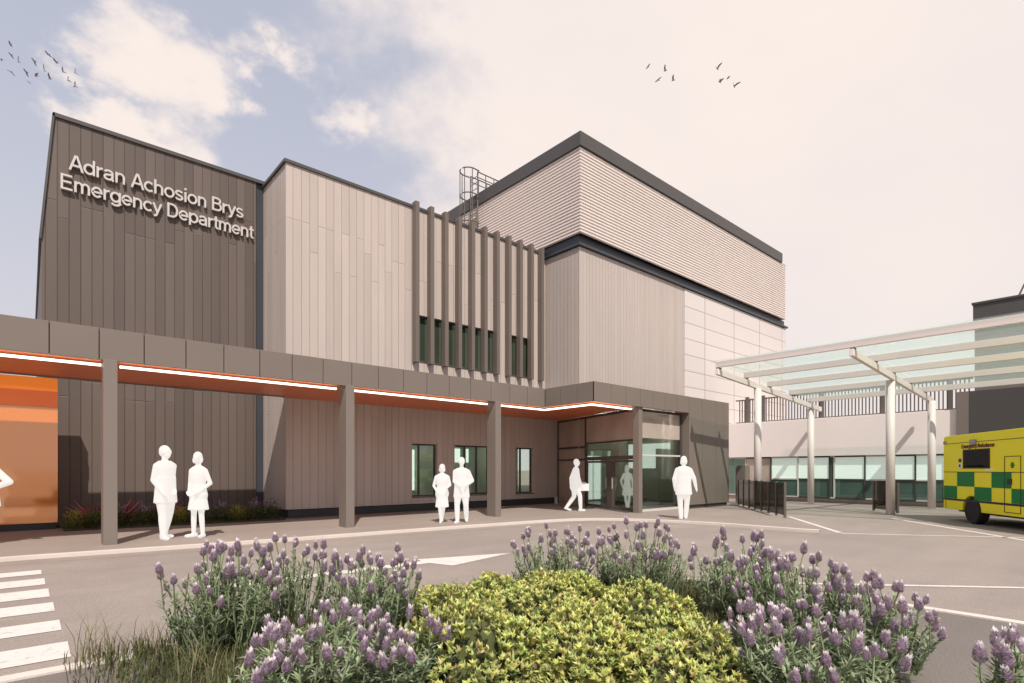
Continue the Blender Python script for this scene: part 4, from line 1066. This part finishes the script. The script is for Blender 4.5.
def gl(px, d, z=.08): return tuple(at((px-512)/F_PX*d, d, z))
lav = [  # label, px, depth, heads, spread, height
 ('tall full lavender bush at the far left of the bed beside the grass', 222, 4.25, 42, .44, .76, .95),
 ('thin lavender bush rising behind the far left bush by the road arrow', 290, 4.9, 20, .40, .74, .95),
 ('lavender bush with dense flower heads just left of the yellow shrubs', 372, 4.55, 34, .44, .70, 1.),
 ('lavender bush cut by the bottom edge left of the yellow shrubs', 330, 3.3, 32, .44, .52, 1.),
 ('short lavender bush at the bottom edge touching the yellow shrubs', 408, 3.3, 16, .28, .47, 1.),
 ('small lavender bush nearest the bottom edge beside the left grass', 268, 2.95, 12, .28, .45, 1.),
 ('left one of the two bushes of the rear clump behind the yellow shrubs', 552, 6.0, 32, .50, .72, .95),
 ('right one of the two bushes of the rear clump behind the yellow shrubs', 640, 5.9, 40, .56, .74, .95),
 ('lavender bush left in the right-hand mass, next to the grassy gap', 738, 5.0, 36, .44, .74, 1.),
 ('middle lavender bush of the right-hand mass, tall and dense', 800, 4.35, 44, .50, .68, 1.),
 ('lavender bush at the right end of the right-hand mass above bare paving', 868, 3.75, 34, .40, .58, 1.),
 ('large lavender bush at the bottom edge in the right-hand mass', 815, 3.2, 36, .44, .47, 1.),
 ('low lavender bush at the bottom edge right of the yellow shrubs', 772, 3.6, 20, .28, .45, 1.),
 ('lavender bush cut by the right edge of the picture', 1025, 2.75, 10, .20, .50, 1.05),
]
for i, (lab, px, d, n_, spd, h_, hs) in enumerate(lav): lavender(lab, gl(px, d), min(98, int(n_*1.35)), spd, h_, 100+i, hs)

def yellow_shrub(label, loc, rx, ry, h, n, seed, group='yellow-green shrubs in the front bed', tint=1.):
    rnd = random.Random(seed); t = thing('yellow_shrub', label, 'shrub', loc, rnd.uniform(0, 3), group)
    b = MB(); bumps = [(Vector((rnd.gauss(0,1), rnd.gauss(0,1), abs(rnd.gauss(0,1)))).normalized(), rnd.uniform(-.26,.22)) for _ in range(40)]
    def surf(v):
        k_ = 1.
        for d, a in bumps: k_ += a*max(0, (v.dot(d)-.86)/.14)
        return k_
    for _ in range(n):
        v = Vector((rnd.gauss(0,1), rnd.gauss(0,1), abs(rnd.gauss(0,.9))+.02)).normalized(); k0 = surf(v)
        depth = 1 - abs(rnd.gauss(0, .10)); p = Vector((v.x*rx, v.y*ry, v.z*h))*k0*depth
        up = (v*.6 + Vector((rnd.uniform(-.35,.35), rnd.uniform(-.35,.35), .8))).normalized()
        sh = max(.46, 1-(1-depth)*2.2) * (.74 + .26*min(1, p.z/(h*.6)))  # shade painted into the leaves: darker deep inside and low down
        hue = rnd.random(); tip = rnd.random()
        for j in range(rnd.randint(6, 10)):
            a = rnd.uniform(0, 6.28); s_ = up.cross(Vector((math.cos(a), math.sin(a), .2))).normalized()
            d = (up*rnd.uniform(.7, 1.6) + s_*.65).normalized()
            bc = (.70,.71,.22) if hue < .52 else ((.54,.62,.21) if hue < .85 else ((.70,.60,.24) if hue < .96 else (.30,.24,.12)))
            if tip > .75 and j < 2: bc = (.80,.79,.38)
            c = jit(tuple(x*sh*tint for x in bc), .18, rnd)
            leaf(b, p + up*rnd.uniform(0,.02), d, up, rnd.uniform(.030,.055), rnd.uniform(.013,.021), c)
        if rnd.random() < .3: b.tube([p*.55, p], [.004,.003], 3, False, jit((.07,.055,.03), .2, rnd))
    b.build('foliage', M['leaf'], t, local=True)
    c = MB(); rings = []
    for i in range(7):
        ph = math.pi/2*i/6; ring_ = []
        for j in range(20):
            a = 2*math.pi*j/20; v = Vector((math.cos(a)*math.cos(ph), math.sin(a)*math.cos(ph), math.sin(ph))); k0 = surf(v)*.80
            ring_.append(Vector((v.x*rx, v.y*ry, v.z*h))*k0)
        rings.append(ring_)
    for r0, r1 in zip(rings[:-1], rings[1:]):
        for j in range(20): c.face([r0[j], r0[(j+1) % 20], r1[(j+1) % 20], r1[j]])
    c.build('inner_shade_dome', M['core'], t, local=True, smooth=True)
    return t
ys_ = [('yellow-green shrub at the back left, below the rear lavender clump', 480, 4.9, .52, .50, .40, 1300),
       ('tallest yellow-green shrub, rounded, in the middle of the bed', 560, 4.7, .60, .52, .39, 2100),
       ('yellow-green shrub at the right end next to the grassy gap', 635, 4.25, .50, .48, .37, 1400),
       ('yellow-green shrub at the bottom edge touching the left lavender', 485, 3.65, .52, .50, .38, 1500),
       ('broad yellow-green shrub in the middle of the bottom edge', 590, 3.55, .58, .50, .38, 2000),
       ('low yellow-green shrub at the bottom edge beside the right lavender', 682, 3.5, .40, .38, .27, 1000)]
for i, (lab, px, d, rx, ry, h_, n_) in enumerate(ys_): yellow_shrub(lab, gl(px, d), rx, ry, h_, n_, 40+i)

# grass under and beside the bushes
def grass(name, area, n, h0, h1, seed, z):
    rnd = random.Random(seed); b = MB()
    for _ in range(n):
        x, y = area(rnd)
        if x is None: continue
        h = rnd.uniform(h0, h1); a = rnd.uniform(0, 6.28); ln = rnd.uniform(.1, .8)*h; w_ = rnd.uniform(.003,.006)
        d = Vector((math.cos(a), math.sin(a), 0)); s = Vector((-d.y, d.x, 0))*w_
        p0 = Vector((x, y, z)); p1 = p0 + d*ln*.3 + Vector((0, 0, h*.6)); p2 = p0 + d*ln + Vector((0, 0, h*rnd.uniform(.75, 1.)))
        q = rnd.random(); c = jit((.105,.115,.045) if q < .6 else ((.19,.165,.085) if q < .8 else (.065,.085,.03)), .25, rnd)
        b.face([p0-s, p0+s, p1+s*.7, p1-s*.7], c); b.face([p1-s*.7, p1+s*.7, p2], c)
    return tag(b.build(name, M['leaf']), 'rough grass growing between and in front of the bushes', 'grass', kind='stuff')
def area1(r):
    x, y = r.uniform(.18, 6.), r.uniform(1.6, 5.06)
    if x < .6 and r.random() > (x-.15)/.45: return (None, None)
    if x > 4.6 and y > 5.05-(x-4.6)*.75: return (None, None)
    if x > 4.3 + (y-1.)*.72: return (None, None)
    return x, y
grass('grass', area1, 26000, .05, .19, 5, .05)
rnd = random.Random(9)
def tuft(label, loc, n, h, seed):
    rnd = random.Random(seed); b = MB()
    for _ in range(n):
        a = rnd.uniform(0, 6.28); hh = h*rnd.uniform(.4, 1.); ln = hh*rnd.uniform(.15, .7); d = Vector((math.cos(a), math.sin(a), 0)); s = Vector((-d.y, d.x, 0))*.0035
        p0 = Vector((rnd.gauss(0,.05), rnd.gauss(0,.05), 0)); pts = [p0 + d*ln*(t**2) + Vector((0,0,hh*(t - .25*t**3))) for t in (0,.35,.7,1.)]
        c = jit((.21,.20,.10) if rnd.random() < .6 else (.28,.235,.13), .2, rnd)
        for i in range(3): k1 = 1-.3*i; b.face([pts[i]-s*k1, pts[i]+s*k1, pts[i+1]+s*(k1-.3), pts[i+1]-s*(k1-.3)], c)
    o = b.build('grass_tuft', M['leaf'], None); o.location = loc
    return tag(o, label, 'grass tuft', 'long grass tufts at the left of the bed')
tuft('tall wispy grass tuft at the left corner of the bed by the kerb', gl(88, 3.95, .05), 26, .55, 1)
tuft('wispy grass tuft bending over the kerb, second from the bed corner', gl(112, 4.0, .05), 30, .50, 2)
tuft('wispy grass tuft left of the far left lavender bush', gl(150, 4.1, .05), 34, .42, 3)
tuft('grass tuft at the foot of the far left lavender bush', gl(196, 3.75, .05), 40, .34, 4)
tuft('grass tuft at the bottom edge between the grass and the lavender', gl(225, 3.5, .05), 40, .34, 5)
tuft('dry grass tuft in the gap between the yellow shrubs and right lavender', gl(715, 4.9, .08), 70, .36, 6)
tuft('dry grass tuft low in the gap right of the yellow shrubs', gl(700, 4.3, .08), 60, .34, 7)

# bed at the foot of the dark wall
def spiky(label, x, y, h, n, cols, seed, name, cat):
    rnd = random.Random(seed); b = MB()
    for _ in range(n):
        a = rnd.uniform(0, 6.28); e = rnd.uniform(.5, 1.35); d = Vector((math.cos(a)*math.cos(e), math.sin(a)*math.cos(e), math.sin(e)))
        leaf(b, Vector((rnd.gauss(0,.05), rnd.gauss(0,.05), .02)), d, Vector((0,0,1)), h*rnd.uniform(.55, 1.05), .030, jit(rnd.choice(cols), .3, rnd))
    o = b.build(name, M['leaf']); o.location = (x, y, .03); tag(o, label, cat, 'plants in the bed at the dark wall')
def bushy(label, x, y, r_, h, n, cols, seed, name, cat, tips=None):
    rnd = random.Random(seed); b = MB()
    for _ in range(n):
        v = Vector((rnd.gauss(0,1), rnd.gauss(0,1), abs(rnd.gauss(0,1)))).normalized()*rnd.uniform(.45, 1.); p = Vector((v.x*r_, v.y*r_, v.z*h))
        top = tips and p.z > h*.55 and rnd.random() < .5
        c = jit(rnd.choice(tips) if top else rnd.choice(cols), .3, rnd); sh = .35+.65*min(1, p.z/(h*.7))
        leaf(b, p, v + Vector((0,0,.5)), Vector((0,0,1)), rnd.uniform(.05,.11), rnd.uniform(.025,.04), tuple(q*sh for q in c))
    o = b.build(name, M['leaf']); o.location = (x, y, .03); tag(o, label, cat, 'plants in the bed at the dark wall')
reds = [(.46,.10,.11),(.34,.06,.07),(.52,.18,.18)]; greens = [(.13,.18,.055),(.20,.22,.06),(.10,.13,.045)]; yel = [(.40,.36,.07),(.28,.28,.06)]; pur = [(.30,.20,.33),(.40,.28,.42)]
spiky('red spiky-leaved plant next to the orange wall', 1.25, 17.0, .85, 46, reds, 1, 'red_spiky_plant', 'plant')
spiky('red spiky-leaved plant just left of the first canopy column', 1.75, 17.1, .75, 46, reds, 2, 'red_spiky_plant', 'plant')
spiky('red spiky-leaved plant behind the hands-in-pockets man', 2.75, 17.0, .72, 46, reds, 3, 'red_spiky_plant', 'plant')
bl = [(.85,16.75,'at the corner of the orange wall',yel,None),(1.2,16.6,'under the red plant nearest the orange wall',greens,None),(1.65,16.6,'left of the first column base',greens,pur),
      (2.2,16.6,'right of the first column base',greens,pur),(2.55,16.8,'left of the hands-in-pockets man',greens,pur),(2.95,16.5,'behind the legs of the hands-in-pockets man',yel,None),(3.4,16.6,'between the man and the woman',greens,pur),
      (3.95,16.6,'just right of the woman in the flared coat',greens,pur),(4.35,16.4,'in the right half of the wall bed, yellowish',yel,None),(4.75,16.4,'second from the pale wing, in purple flower',greens,pur),(5.2,16.35,'against the corner of the pale wing, in purple flower',greens,pur)]
for i, (x, y, ph, cs_, tp) in enumerate(bl):
    bushy(('yellow-green' if cs_ is yel else ('purple-flowered' if tp else 'dark green')) + ' low bush ' + ph, x, y, .34, .42 if not tp else .58, 420, cs_, 60+i, 'low_bush', 'bush', tp)
def area2(r): return r.uniform(.65, 5.45), r.uniform(16.3, 17.6)
g2 = grass('bed_grass', area2, 3500, .05, .14, 15, .03); g2['label'] = 'short grass covering the bed below the dark wall'

sc.view_settings.view_transform = 'Standard'; sc.view_settings.look = 'None'; sc.view_settings.exposure = 0; sc.view_settings.gamma = 1
sc.cycles.max_bounces = 8; sc.cycles.transparent_max_bounces = 16
